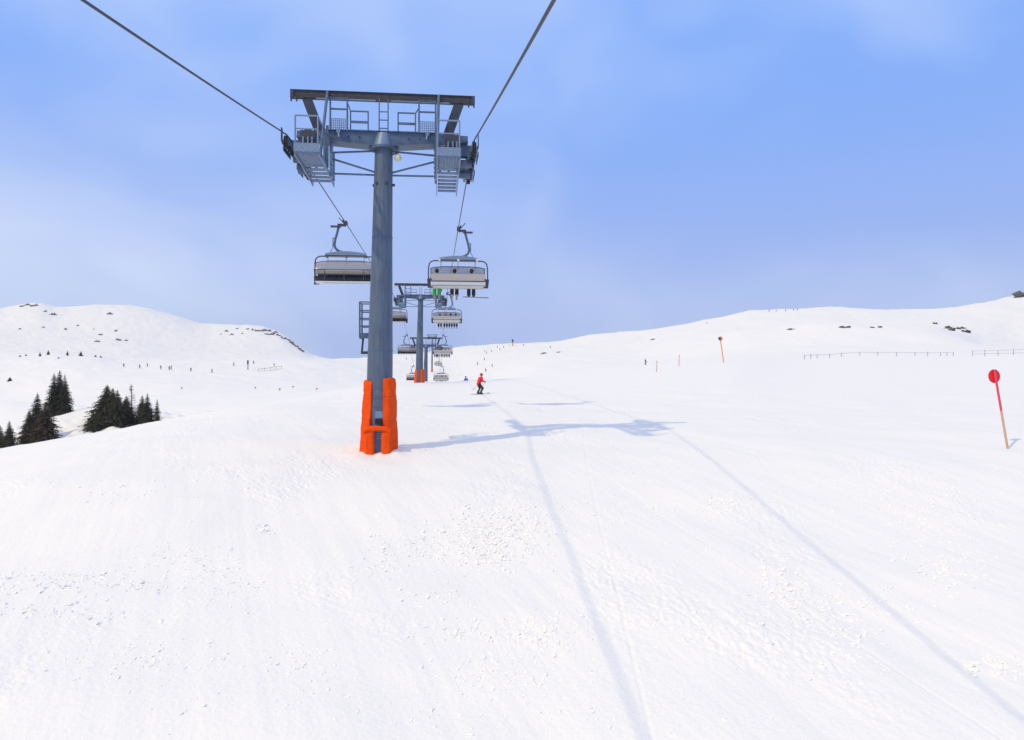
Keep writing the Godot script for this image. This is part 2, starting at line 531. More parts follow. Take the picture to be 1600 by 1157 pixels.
func build_materials() -> void:
	M.snow = mat(0.86, 0.86, 0.86, 0.75)
	M.snow.normal_enabled = true
	M.snow.normal_texture = bumpy(0.035, 5, 8, 9.0)
	M.snow.normal_scale = 0.2
	triplanar(M.snow, 0.55)
	M.snow_lump = mat(0.87, 0.87, 0.87, 0.8)
	M.steel = mat(1, 1, 1, 0.5, 0.25)
	M.steel.albedo_texture = tinted(Vector3(0.075, 0.122, 0.21), 0.25, 0.012, 4)
	triplanar(M.steel, 0.8)
	M.pole_steel = mat(1, 1, 1, 0.5, 0.25)
	M.pole_steel.albedo_texture = tinted(Vector3(0.088, 0.125, 0.19), 0.3, 0.03, 44)
	triplanar(M.pole_steel, 1.0)
	M.pole_steel.uv1_scale = Vector3(1.3, 0.12, 1.3)
	M.steel_light = mat(1, 1, 1, 0.5, 0.2)
	M.steel_light.albedo_texture = tinted(Vector3(0.165, 0.235, 0.37), 0.2, 0.05, 6)
	triplanar(M.steel_light, 1.0)
	M.steel_dark = mat(0.035, 0.046, 0.075, 0.6, 0.1)
	M.rusty = mat(1, 1, 1, 0.75, 0.0)
	M.rusty.albedo_texture = tinted(Vector3(0.040, 0.041, 0.057), 0.35, 0.03, 14)
	triplanar(M.rusty, 0.7)
	M.rubber = mat(0.012, 0.012, 0.015, 0.85)
	M.rope = mat(0.05, 0.055, 0.07, 0.6, 0.2)
	M.orange = mat(1, 1, 1, 0.7)
	M.orange.metallic_specular = 0.25
	M.orange.albedo_texture = tinted(Vector3(0.80, 0.078, 0.004), 0.15, 0.02, 17)
	M.orange.normal_enabled = true
	M.orange.normal_texture = bumpy(0.012, 3, 18, 16.0)
	M.orange.normal_scale = 0.25
	triplanar(M.orange, 0.9)
	M.orange_trim = mat(0.66, 0.05, 0.006, 0.7)
	M.strap = mat(0.16, 0.15, 0.15, 0.8)
	M.lamp = mat(0.62, 0.58, 0.38, 0.4)
	M.seat_white = mat(0.62, 0.62, 0.64, 0.5)
	M.seat_shell = mat(0.40, 0.38, 0.38, 0.55)
	M.cushion = mat(0.02, 0.028, 0.055, 0.8)
	M.tube_dark = mat(0.06, 0.07, 0.09, 0.45, 0.3)
	M.bubble = mat(0.20, 0.175, 0.17, 0.2)
	M.bubble.transparency = BaseMaterial3D.TRANSPARENCY_ALPHA
	M.bubble.albedo_color.a = 0.72
	M.bubble_clear = mat(0.36, 0.33, 0.33, 0.2)
	M.bubble_clear.transparency = BaseMaterial3D.TRANSPARENCY_ALPHA
	M.bubble_clear.albedo_color.a = 0.62
	M.red = mat(0.75, 0.012, 0.02, 0.5)
	M.pink = mat(0.72, 0.05, 0.1, 0.6)
	M.wood = mat(1, 1, 1, 0.8)
	M.wood.albedo_texture = tinted(Vector3(0.60, 0.38, 0.27), 0.25, 0.04, 23)
	triplanar(M.wood, 2.0)
	M.grey_wood = mat(0.36, 0.38, 0.44, 0.85)
	M.tan_board = mat(0.42, 0.36, 0.27, 0.8)
	M.blue = mat(0.03, 0.05, 0.25, 0.5)
	M.amber = mat(0.75, 0.28, 0.03, 0.55)
	M.bark = mat(0.045, 0.032, 0.022, 0.9)
	M.needles = mat(0.040, 0.042, 0.020, 0.9)
	M.needles_brown = mat(0.06, 0.042, 0.024, 0.9)
	M.larch = mat(0.10, 0.075, 0.06, 0.9)
	M.rock = mat(1, 1, 1, 0.9)
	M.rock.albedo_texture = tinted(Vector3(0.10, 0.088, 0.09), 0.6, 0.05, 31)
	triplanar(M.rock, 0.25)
	M.rock_hazed = mat(1, 1, 1, 0.9)  # lighter copy of the rock, distance haze mixed into its colour
	M.rock_hazed.albedo_texture = tinted(Vector3(0.22, 0.195, 0.205), 0.5, 0.05, 35)
	triplanar(M.rock_hazed, 0.25)
	M.body = StandardMaterial3D.new()
	M.body.vertex_color_use_as_albedo = true
	M.body.roughness = 0.7
	M.ski = mat(0.08, 0.075, 0.07, 0.4)
	M.ski_green = mat(0.03, 0.2, 0.04, 0.4)
	M.pole = mat(0.2, 0.2, 0.22, 0.4, 0.4)

# ---------------------------------------------------------------- lift towers
# x across the line, y from the rope's height, z towards the valley
func build_sheaves(o: Node3D, x: float, y0: float, drop_near: float, drop_far: float) -> void:
	var axle := []
	for k in 8:
		var z := 1.05 - k * 0.56
		var bend := drop_near * maxf(z, 0.0) ** 2 + drop_far * minf(z, 0.0) ** 2
		axle.append(Vector3(x, y0 - 0.21 - bend, z))
	for p in axle:
		var tyre := Shape.new()
		tyre.tube([p - Vector3(0.055, 0, 0), p + Vector3(0.055, 0, 0)], 0.19, 18)
		var s := part("sheave", tyre.done(), M.rubber, o)
		var hub := Shape.new()
		hub.tube([p - Vector3(0.075, 0, 0), p + Vector3(0.075, 0, 0)], 0.12, 12)
		hub.tube([p - Vector3(0.13, 0, 0), p + Vector3(0.13, 0, 0)], 0.035, 8)
		part("hub", hub.done(), M.steel_light, s)
	var plate := Shape.new()
	var out := signf(x - 0.0)
	for k in range(0, 8, 2):
		for sx in [-0.11, 0.11]:
			plate.bar(axle[k] + Vector3(sx, -0.02, 0.12), axle[k + 1] + Vector3(sx, -0.02, -0.12), 0.02, 0.13)
	for k in range(0, 8, 4):
		var a: Vector3 = (axle[k] + axle[k + 1]) * 0.5
		var b: Vector3 = (axle[k + 2] + axle[k + 3]) * 0.5
		for sx in [-0.15, 0.15]:
			plate.bar(a + Vector3(sx, -0.13, 0), b + Vector3(sx, -0.13, 0), 0.025, 0.15)
	plate.bar((axle[1] + axle[2]) * 0.5 + Vector3(-0.19 * out, -0.24, 0), (axle[5] + axle[6]) * 0.5 + Vector3(-0.19 * out, -0.24, 0), 0.07, 0.2)
	part("sheave_beam", plate.done(), M.steel, o)
	for k in [0, 2, 5, 7]:
		var guard := Shape.new()
		guard.box(axle[k] + Vector3(0.13 * out, 0.2, 0.05 if k == 0 else 0.0), Vector3(0.025, 0.42, 0.16))
		part("rope_catcher", guard.done(), M.steel_dark, o)

func grating(sh: Shape, x0: float, x1: float, y: float, z0: float, z1: float, bars: int) -> void:
	# an open grating: bearing bars across, edge bars along
	for k in bars + 1:
		var z := lerpf(z0, z1, float(k) / bars)
		sh.box(Vector3((x0 + x1) * 0.5, y, z), Vector3(x1 - x0, 0.04, 0.016))
	for k in 9:
		sh.box(Vector3(lerpf(x0, x1, k / 8.0), y - 0.002, (z0 + z1) * 0.5), Vector3(0.014, 0.034, absf(z1 - z0)))

func build_head(o: Node3D, Y: float, drop_near: float, drop_far: float) -> void:
	# main crossarm: a welded box, deepest over the pole
	var arm := Shape.new()
	var outline := [[-2.7, 0.36, 0.17], [-1.8, 0.40, 0.08], [-0.5, 0.44, -0.02], [0.5, 0.44, -0.02], [1.8, 0.40, 0.08], [2.7, 0.36, 0.17]]
	var top := []
	var low := []
	for p in outline:
		top.append([Vector3(p[0], Y + p[1], -0.2), Vector3(p[0], Y + p[1], 0.2)])
		low.append([Vector3(p[0], Y + p[2], -0.2), Vector3(p[0], Y + p[2], 0.2)])
	for k in 5:
		arm.quad(low[k][1], low[k + 1][1], top[k + 1][1], top[k][1])
		arm.quad(low[k + 1][0], low[k][0], top[k][0], top[k + 1][0])
		arm.quad(top[k][0], top[k][1], top[k + 1][1], top[k + 1][0])
		arm.quad(low[k][0], low[k + 1][0], low[k + 1][1], low[k][1])
	arm.quad(low[0][0], low[0][1], top[0][1], top[0][0])
	arm.quad(low[5][1], low[5][0], top[5][0], top[5][1])
	arm.box(Vector3(0, Y + 0.415, 0.005), Vector3(3.7, 0.03, 0.53))
	for k in 5:
		var a := Vector3(outline[k][0], Y + outline[k][2] - 0.012, 0)
		var b := Vector3(outline[k + 1][0], Y + outline[k + 1][2] - 0.012, 0)
		arm.bar(a, b, 0.6, 0.022)
	part("crossarm", arm.done(), M.steel, o)
	var web := Shape.new()
	for sx in [-1.0, 1.0]:
		web.quad(Vector3(sx * 0.3 - 0.0, Y - 0.06, 0.235), Vector3(sx * 0.3, Y + 0.0, 0.235), Vector3(sx * 0.17, Y + 0.40, 0.215), Vector3(sx * 0.16, Y + 0.40, 0.215))
	web.tube([Vector3(0, Y - 0.08, 0.1), Vector3(0, Y + 0.38, 0.14)], [0.33, 0.19], 20)
	part("pole_socket", web.done(), M.steel_light, o)
	for sx in [-1.1, -0.75, 0.8, 1.15]:
		var bolt := Shape.new()
		bolt.rod(Vector3(sx, Y + 0.22, 0.19), Vector3(sx, Y + 0.22, 0.235), 0.03)
		part("bolt", bolt.done(), M.steel_dark, o)
	var flange := Shape.new()
	flange.tube([Vector3(0, Y - 0.125, 0), Vector3(0, Y - 0.05, 0)], 0.46, 24)
	part("flange", flange.done(), M.steel, o)
	# lifting frame over the crossarm
	var beam := Shape.new()
	beam.box(Vector3(0, Y + 1.69, 0), Vector3(5.86, 0.025, 0.22))
	beam.box(Vector3(0, Y + 1.58, 0.06), Vector3(5.86, 0.195, 0.025))
	beam.box(Vector3(0, Y + 1.58, -0.06), Vector3(5.86, 0.195, 0.025))
	beam.box(Vector3(0, Y + 1.47, 0), Vector3(5.86, 0.025, 0.22))
	part("top_beam", beam.done(), M.rusty, o)
	for sx in [-1.0, 1.0]:
		var hooks := Shape.new()
		hooks.box(Vector3(sx * 2.87, Y + 1.575, 0.1), Vector3(0.1, 0.24, 0.05))
		for q in [2.73, 2.9]:
			hooks.box(Vector3(sx * q, Y + 1.40, 0.05), Vector3(0.045, 0.12, 0.06))
		part("lifting_hook", hooks.done(), M.steel_dark, o)
		var strut := Shape.new()
		var a := Vector3(sx * 2.42, Y + 1.457, 0.0)
		var b := Vector3(sx * 2.03, Y + 0.40, -0.16)
		for q in [0.0]:
			strut.bar(a, b, 0.30, 0.16, Vector3(0, 0, 1))
		part("frame_strut", strut.done(), M.steel_dark, o)
		var post := Shape.new()
		post.rod(Vector3(sx * 1.76, Y + 1.66, 0.13), Vector3(sx * 1.70, Y - 0.93, 2.0), 0.045, 8)
		part("frame_post", post.done(), M.steel, o)
		var rail := Shape.new()
		rail.rod(Vector3(sx * 0.24, Y + 1.40, 0.2), Vector3(sx * 2.1, Y + 1.40, 0.2), 0.022)
		part("rail", rail.done(), M.steel_light, o)
		# guard rails standing on the crossarm
		var low_rail := Shape.new()
		for q in [0.47, 1.02]:
			low_rail.rod(Vector3(sx * q, Y + 0.43, 0.3), Vector3(sx * q, Y + 1.0, 0.3), 0.024)
		low_rail.rod(Vector3(sx * 0.45, Y + 1.0, 0.3), Vector3(sx * 1.04, Y + 1.0, 0.3), 0.026)
		low_rail.box(Vector3(sx * 0.745, Y + 0.66, 0.3), Vector3(0.55, 0.08, 0.02))
		low_rail.rod(Vector3(sx * 1.02, Y + 1.0, 0.3), Vector3(sx * 1.14, Y + 1.35, -0.1), 0.02)
		part("guard_rail", low_rail.done(), M.steel, o)
		var high_rail := Shape.new()
		for q in [1.13, 1.66]:
			high_rail.rod(Vector3(sx * q, Y + 0.43, 0.22), Vector3(sx * q, Y + 1.46, 0.22), 0.03)
		high_rail.rod(Vector3(sx * 1.13, Y + 1.08, 0.22), Vector3(sx * 1.66, Y + 1.08, 0.22), 0.03)
		high_rail.rod(Vector3(sx * 1.13, Y + 1.43, 0.22), Vector3(sx * 1.66, Y + 1.43, 0.22), 0.022)
		part("guard_rail", high_rail.done(), M.steel, o)
		var mesh_panel := Shape.new()
		for k in 10:
			mesh_panel.box(Vector3(sx * (1.13 + 0.06 * k), Y + 0.58, 0.27), Vector3(0.022, 0.36, 0.014))
		for k in 6:
			mesh_panel.box(Vector3(sx * 1.40, Y + 0.41 + 0.068 * k, 0.284), Vector3(0.6, 0.022, 0.012))
		part("mesh_panel", mesh_panel.done(), M.steel_light, o)
		var hinge := Shape.new()
		hinge.box(Vector3(sx * 1.4, Y + 0.36, 0.3), Vector3(0.12, 0.12, 0.09))
		hinge.rod(Vector3(sx * 1.4, Y + 0.32, 0.3), Vector3(sx * 1.37, Y + 0.16, 0.34), 0.04)
		part("hinge", hinge.done(), M.steel_light, o)
		# hanger plates and stay rods that carry the walkway
		var hang := Shape.new()
		hang.box(Vector3(sx * 1.66, Y - 0.42, 0.0), Vector3(0.09, 1.2, 0.2))
		hang.box(Vector3(sx * 1.66, Y - 0.55, -0.6), Vector3(0.06, 0.9, 0.09))
		for k in 7:
			hang.rod(Vector3(sx * 1.66, Y - 0.95 + 0.14 * k, 0.1), Vector3(sx * 1.59, Y - 0.95 + 0.14 * k, 0.12), 0.018, 5)
		part("hanger_plate", hang.done(), M.steel_light, o)
		var stays := [[0.27, -0.85, 1.62, -0.46], [0.27, -0.94, 1.62, -0.93], [0.27, -0.17, 1.62, -0.26]]
		for s in stays:
			var stay := Shape.new()
			stay.rod(Vector3(sx * s[0], Y + s[1], 0.05), Vector3(sx * s[2], Y + s[3], 0.05), 0.032)
			part("stay_rod", stay.done(), M.steel, o)
		# walkway beside the sheaves: landing at the valley end, then treads
		var x0 := minf(sx * 1.72, sx * 2.36)
		var x1 := maxf(sx * 1.72, sx * 2.36)
		var W := Y - 0.93
		var walk := Shape.new()
		grating(walk, x0, x1, W, 2.3, 1.15, 16)
		var way := part("walkway", walk.done(), M.steel_light, o)
		var steps := 5 if sx < 0.0 else 7
		for k in steps:
			var t := Shape.new()
			var z := 0.93 - k * 0.36
			grating(t, x0 + 0.02, x1 - 0.02, W - 0.025 * k, z + 0.09, z - 0.09, 4)
			part("tread", t.done(), M.steel_light, way)
		var far_z := 0.85 - steps * 0.36
		for q in [x0 - 0.02, x1 + 0.02]:
			var stringer := Shape.new()
			stringer.bar(Vector3(q, W - 0.01, 2.3), Vector3(q, W - 0.01, 1.1), 0.03, 0.14)
			stringer.bar(Vector3(q, W - 0.01, 1.1), Vector3(q, W - 0.02 - 0.02 * steps, far_z), 0.03, 0.14)
			part("stringer", stringer.done(), M.steel_light, way)
		var toe := Shape.new()
		toe.box(Vector3((x0 + x1) * 0.5, W + 0.14, 2.33), Vector3(0.72, 0.25, 0.03))
		part("toe_board", toe.done(), M.steel_light, way)
		var cage := Shape.new()
		for q in [x0, x1]:
			cage.rod(Vector3(q, W, 2.31), Vector3(q, W + 1.06, 2.31), 0.025)
			cage.rod(Vector3(q, W, 1.15), Vector3(q, W + 1.06, 1.15), 0.022)
		cage.rod(Vector3(x0, W + 1.06, 2.31), Vector3(x1, W + 1.06, 2.31), 0.025)
		cage.rod(Vector3(x0, W + 0.68, 2.31), Vector3(x1, W + 0.68, 2.31), 0.02)
		for q in [sx * 1.72]:
			cage.rod(Vector3(q, W + 1.06, 2.31), Vector3(q, W + 1.06, 0.4), 0.022)
			cage.rod(Vector3(q, W + 0.62, 2.31), Vector3(q, W + 0.62, 0.4), 0.018)
			cage.rod(Vector3(q, W, 0.4), Vector3(q, W + 1.06, 0.4), 0.022)
		part("guard_rail", cage.done(), M.steel_light, way)
		# channel columns and cross pieces that tie the walkway to the crossarm
		for q in [[1.80, 0.34], [2.08, 0.30], [1.68, 0.72], [2.36, 0.28]]:
			var col := Shape.new()
			col.box(Vector3(sx * q[0], Y - 0.27, q[1]), Vector3(0.075, 1.3, 0.06))
			part("column", col.done(), M.steel, o)
		var tie := Shape.new()
		tie.bar(Vector3(sx * 1.68, W + 0.1, 0.72), Vector3(sx * 2.3, Y + 0.2, 0.30), 0.04, 0.04)
		tie.bar(Vector3(sx * 1.68, Y - 0.05, 0.62), Vector3(sx * 2.4, Y - 0.05, 0.62), 0.05, 0.07)
		part("brace", tie.done(), M.steel, o)
		for q in [[-0.52, 0.1, 0.12], [-0.62, -0.75, 0.15]]:
			var drum := Shape.new()
			drum.tube([Vector3(sx * 2.42, Y + q[0], q[1]), Vector3(sx * 2.82, Y + q[0], q[1])], q[2], 14)
			part("damper_drum", drum.done(), M.steel, o)
		var box_ := Shape.new()
		box_.box(Vector3(sx * 2.16, Y - 0.28, 1.28), Vector3(0.44, 0.54, 0.3))
		box_.box(Vector3(sx * 2.16, Y + 0.02, 1.28), Vector3(0.2, 0.07, 0.2))
		part("junction_box", box_.done(), M.steel_dark, o)
		for q in [-0.12, 0.02, 0.14]:
			var cyl := Shape.new()
			cyl.rod(Vector3(sx * 2.16 + q, Y - 0.5, 1.47), Vector3(sx * 2.16 + q, Y - 0.22, 1.47), 0.03)
			part("cable_gland", cyl.done(), M.steel_light, o)
		var carry := Shape.new()
		carry.box(Vector3(sx * 2.62, Y - 0.10, 0.0), Vector3(0.5, 0.36, 0.26))
		carry.box(Vector3(sx * 2.55, Y - 0.42, -0.35), Vector3(0.3, 0.22, 0.4))
		part("sheave_bracket", carry.done(), M.steel, o)
		build_sheaves(o, sx * HALF_GAUGE, Y, drop_near, drop_far)
	# ladder up to the lifting frame
	var ladder := Shape.new()
	for q in [-0.13, 0.15]:
		ladder.rod(Vector3(q, Y + 0.42, 0.27), Vector3(q, Y + 1.46, 0.2), 0.022)
	part("ladder", ladder.done(), M.steel, o)
	for k in 3:
		var rung := Shape.new()
		rung.rod(Vector3(-0.13, Y + 0.5 + 0.27 * k, 0.262 - 0.018 * k), Vector3(0.15, Y + 0.5 + 0.27 * k, 0.262 - 0.018 * k), 0.018)
		part("rung", rung.done(), M.steel, o)

func build_tower(label: String, d: float, rope_h: float, drop_near: float, drop_far: float, near_one := false, pads := true, pad_mat: Material = null) -> Node3D:
	var where := on_snow(TOWER_X, -d, 0.10 if near_one else 0.05)
	var o := thing("lift_tower", label, "lift tower", where, 0.0, "steel towers along the chairlift line")
	var Y := rope_h + EYE - where.y
	build_head(o, Y, drop_near, drop_far)
	var pole := Shape.new()
	var lean := LEAN
	var hp := Y - 0.1
	var ring := []
	var radii := []
	for s in [[0.0, 0.44], [0.28, 0.405], [0.3, 0.405], [0.52, 0.36], [0.70, 0.325], [1.0, 0.285]]:
		ring.append(Vector3(lean * (1.0 - s[0]), hp * s[0], 0))
		radii.append(s[1])
	pole.tube(ring, radii, 40)
	part("pole", pole.done(), M.pole_steel, o)
	for s in [[0.34, 0.398], [0.71, 0.327]]:
		var seam := Shape.new()
		var c := Vector3(lean * (1.0 - s[0]), hp * s[0], 0)
		seam.tube([c - Vector3(0, 0.022, 0), c + Vector3(0, 0.022, 0)], s[1] + 0.007, 40)
		part("weld_seam", seam.done(), M.steel, o)
	if near_one:
		for k in 6:
			var a := TAU * (k + 0.35) / 6.0
			var lug := Shape.new()
			var c := Vector3(sin(a) * 0.29, Y - 1.25, cos(a) * 0.29)
			lug.rod(c, c + Vector3(sin(a), 0, cos(a)) * 0.07, 0.045)
			part("lug", lug.done(), M.steel_dark, o)
		var lamp := Shape.new()
		lamp.rod(Vector3(0.26, Y - 0.30, 0.12), Vector3(0.46, Y - 0.24, 0.16), 0.02)
		var arm := part("lamp_arm", lamp.done(), M.steel_dark, o)
		var horn := Shape.new()
		var pts := []
		var rr := []
		for k in 9:
			var t := k / 8.0
			pts.append(Vector3(0.46, Y - 0.28 - 0.22 * t, 0.17))
			rr.append(0.03 + 0.088 * sin(t * 2.6))
		horn.tube(pts, rr, 16)
		part("lamp_globe", horn.done(), M.lamp, arm)
		# small landing and ladder on the far side of the pole
		var land := Shape.new()
		grating(land, -0.78, 0.0, 3.86, -0.35, -1.1, 8)
		land.box(Vector3(-0.80, 3.83, -0.72), Vector3(0.04, 0.18, 0.8))
		land.box(Vector3(-0.4, 3.83, -0.33), Vector3(0.8, 0.18, 0.04))
		var l := part("landing", land.done(), M.steel, o)
		var rails := Shape.new()
		for zz in [-0.36, -1.08]:
			rails.rod(Vector3(-0.80, 3.8, zz), Vector3(-0.80, 4.93, zz), 0.03)
			for yy in [4.15, 4.4, 4.65, 4.93]:
				rails.rod(Vector3(-0.80, yy, zz), Vector3(0.0, yy, zz), 0.022)
		for yy in [4.4, 4.93]:
			rails.rod(Vector3(-0.80, yy, -0.36), Vector3(-0.80, yy, -1.08), 0.022)
		part("guard_rail", rails.done(), M.steel, l)
		var hook := Shape.new()
		hook.rod(Vector3(-0.70, 3.78, -0.5), Vector3(-0.74, 3.3, -0.45), 0.035)
		hook.rod(Vector3(-0.42, 3.78, -0.5), Vector3(-0.40, 3.3, -0.45), 0.035)
		hook.box(Vector3(-0.56, 3.28, -0.45), Vector3(0.42, 0.09, 0.08))
		part("step", hook.done(), M.steel_dark, l)
	if pads:
		build_pads(o, near_one, pad_mat if pad_mat else M.orange, 1.0 if near_one or d > 300.0 else 0.64)
	return o

# crash mats strapped round the foot of the pole, open at the front
func build_pads(o: Node3D, near_one: bool, m: Material, tall := 1.0) -> void:
	var wr := FastNoiseLite.new()
	wr.seed = 6; wr.frequency = 1.6; wr.fractal_octaves = 2
	for side in [[TAU * 0.052, TAU * 0.50, 2.52, 0.0], [TAU * 0.535, TAU * 0.915, 2.44, 0.0]]:
		var outer := []
		var inner := []
		var rows := 30
		var cols := 26
		for i in rows + 1:
			var t := float(i) / rows
			var ro := []
			var ri := []
			for j in cols + 1:
				var s := float(j) / cols
				var a: float = lerpf(side[0], side[1], s)
				var dir := Vector3(sin(a), 0, cos(a))
				var edge := minf(1.0, minf(s, 1.0 - s) * 5.0)
				var top_round := minf(1.0, minf(1.0 - t, 0.25 + t) * 9.0)
				var r := 0.455 + lerpf(0.19, 0.07, t) * (0.78 + 0.22 * sqrt(edge)) * (0.7 + 0.3 * sqrt(top_round))
				var a6 := fposmod(a + 0.2, TAU / 7.0) - TAU / 14.0
				r *= lerpf(1.0, 0.94 / cos(a6), 0.9)
				r += 0.03 * wr.get_noise_3d(dir.x * 1.4, t * 2.2, dir.z * 1.4 + side[2]) - 0.06 * absf(wr.get_noise_3d(dir.x * 2.4 + 9.0, t * 1.1 + dir.x * 1.2, dir.z * 2.4))
				if near_one:
					var pull := absf(sin(t * PI * 3.6 + 0.5 + 0.5 * dir.x))
					r -= 0.022 * (1.0 - smoothstep(0.0, 0.22, pull))
					r += 0.035 * (1.0 - smoothstep(0.0, 0.12, t))
				var y: float = t * side[2] * tall - 0.06 + 0.05 * (1.0 if i == rows else 0.0) * wr.get_noise_2d(s * 4.0, side[2])
				var shift := LEAN * (1.0 - t * 0.25)
				ro.append(dir * r + Vector3(shift, y, 0))
				ri.append(dir * (0.445 - 0.035 * t) + Vector3(shift, y, 0))
			outer.append(ro)
			inner.append(ri)
		var sh := Shape.new()
		sh.slab(outer, inner)
		var pad := part("crash_pad", sh.done(), m, o)
		if near_one:
			for yy in [0.55, 1.25, 1.95]:
				var seam := Shape.new()
				var pts := []
				for j in range(0, cols + 1):
					var i := int(yy / side[2] * rows)
					pts.append(outer[i][j] + (outer[i][j] - inner[i][j]).normalized() * 0.002)
				seam.tube(pts, 0.009, 5)
				part("seam", seam.done(), M.orange_trim, pad)
	if not near_one: return
	for yy in [0.95, 1.55, 1.85, 2.15]:
		var strap := Shape.new()
		var pts := []
		for k in 9:
			var a := lerpf(-0.62, 0.5, k / 8.0)
			pts.append(Vector3(sin(a) * 0.44 + LEAN, yy, cos(a) * 0.44))
		strap.tube(pts, 0.009, 5)
		part("strap", strap.done(), M.strap, o)
	# low box mat in front with an open slot
	var half := []
	for sx in [-1.0, 1.0]:
		var sh := Shape.new()
		var out2 := []
		var in2 := []
		for i in 9:
			var t := i / 8.0
			var ro := []
			var ri := []
			for j in 9:
				var s := j / 8.0
				var x: float = sx * lerpf(0.11, 0.42, s)
				var bulge := 0.09 * sqrt(minf(1.0, minf(s, 1.0 - s) * 6.0)) * sqrt(minf(1.0, (1.0 - t) * 6.0 + 0.2)) - 0.03 * absf(wr.get_noise_3d(x * 5.0, t * 4.0, 3.0))
				var z := 0.60 + bulge + 0.03 * wr.get_noise_3d(x * 2.0, t * 2.0, sx)
				ro.append(Vector3(x + 0.02 + LEAN, t * 0.92 - 0.08 + 0.03 * wr.get_noise_2d(s * 3.0, sx * 4.0), z))
				ri.append(Vector3(x + 0.02 + LEAN, t * 0.92 - 0.08, 0.42))
			if sx < 0.0:
				ro.reverse()
				ri.reverse()
			out2.append(ro)
			in2.append(ri)
		sh.slab(out2, in2)
		part("crash_pad", sh.done(), m, o)
	var lid := Shape.new()
	var lt := []
	var lu := []
	for i in 5:
		var ro := []
		var ri := []
		for j in 11:
			var x := lerpf(-0.41, 0.44, j / 10.0)
			var y: float = [0.80, 0.82, 0.89, 0.945, 0.955][i] - 0.10 * (x / 0.43) ** 4 + 0.02 * wr.get_noise_2d(x * 5.0, i)
			var z: float = [0.66, 0.70, 0.715, 0.68, 0.44][i] + 0.015 * wr.get_noise_2d(x * 4.0, 3.0 * i)
			ro.append(Vector3(x + LEAN, y, z))
			ri.append(Vector3(x + LEAN, minf(y, 0.80 - 0.08 * (x / 0.43) ** 4) - 0.01, minf(z, 0.5)))
		lt.append(ro)
		lu.append(ri)
	lid.slab(lt, lu)
	part("crash_pad", lid.done(), m, o)
	var panel := Shape.new()
	panel.box(Vector3(0.02 + LEAN, 0.38, 0.47), Vector3(0.28, 0.92, 0.05))
	var steel_box := part("base_cabinet", panel.done(), M.steel, o)
	for k in 4:
		var slit := Shape.new()
		slit.box(Vector3(0.07 + LEAN, 0.56 + 0.07 * k, 0.502), Vector3(0.13, 0.025, 0.012))
		part("vent_slat", slit.done(), M.steel_light, steel_box)
	var plate := Shape.new()
	plate.box(Vector3(0.05 + LEAN, 1.30, 0.44), Vector3(0.24, 0.22, 0.04))
	part("number_plate", plate.done(), M.steel_light, o)
	var latch := Shape.new()
	latch.box(Vector3(0.03 + LEAN, 1.09, 0.46), Vector3(0.20, 0.13, 0.09))
	latch.rod(Vector3(0.14 + LEAN, 1.05, 0.48), Vector3(0.17 + LEAN, 0.95, 0.5), 0.03)
	part("latch", latch.done(), M.rubber, o)

# ---------------------------------------------------------------- ropes
var rope_d := [22.95, 24.6, 27.0, 39.0, 58.0, 78.0, 82.5, 85.5, 100.0, 121.0, 132.5, 136.0, 158.0, 200.0, 250.0, 317.0, 370.0, 403.0, 407.0, 470.0]
var rope_h := [7.16, 7.24, 7.27, 7.44, 7.62, 8.05, 8.12, 8.05, 7.25, 5.65, 4.35, 3.9, 0.85, -1.2, 0.6, 5.2, 12.4, 17.6, 17.8, 21.0]
var rope_m := []

func rope_at(d: float) -> float:
	return smooth_at(rope_d, rope_h, rope_m, d)

# the span over the rider is nearly straight, then the rope bends over the sheaves
func build_rope(x: float, grade: float, label: String) -> void:
	var pts := []
	var d := -24.0
	while d < 440.0:
		var h := rope_at(d)
		if d < 22.9: h = 7.15 - grade * (22.9 - d) - 0.0004 * (22.9 - d) * (d + 24.0)
		pts.append(Vector3(x, h + EYE, -d))
		d += 1.0 if d < 150.0 else 5.0
	var sh := Shape.new()
	sh.tube(pts, 0.022, 8)
	var o := part(numbered("haul_rope"), sh.done(), M.rope, self)
	tag(o, label, "cable", "two runs of the haul rope")

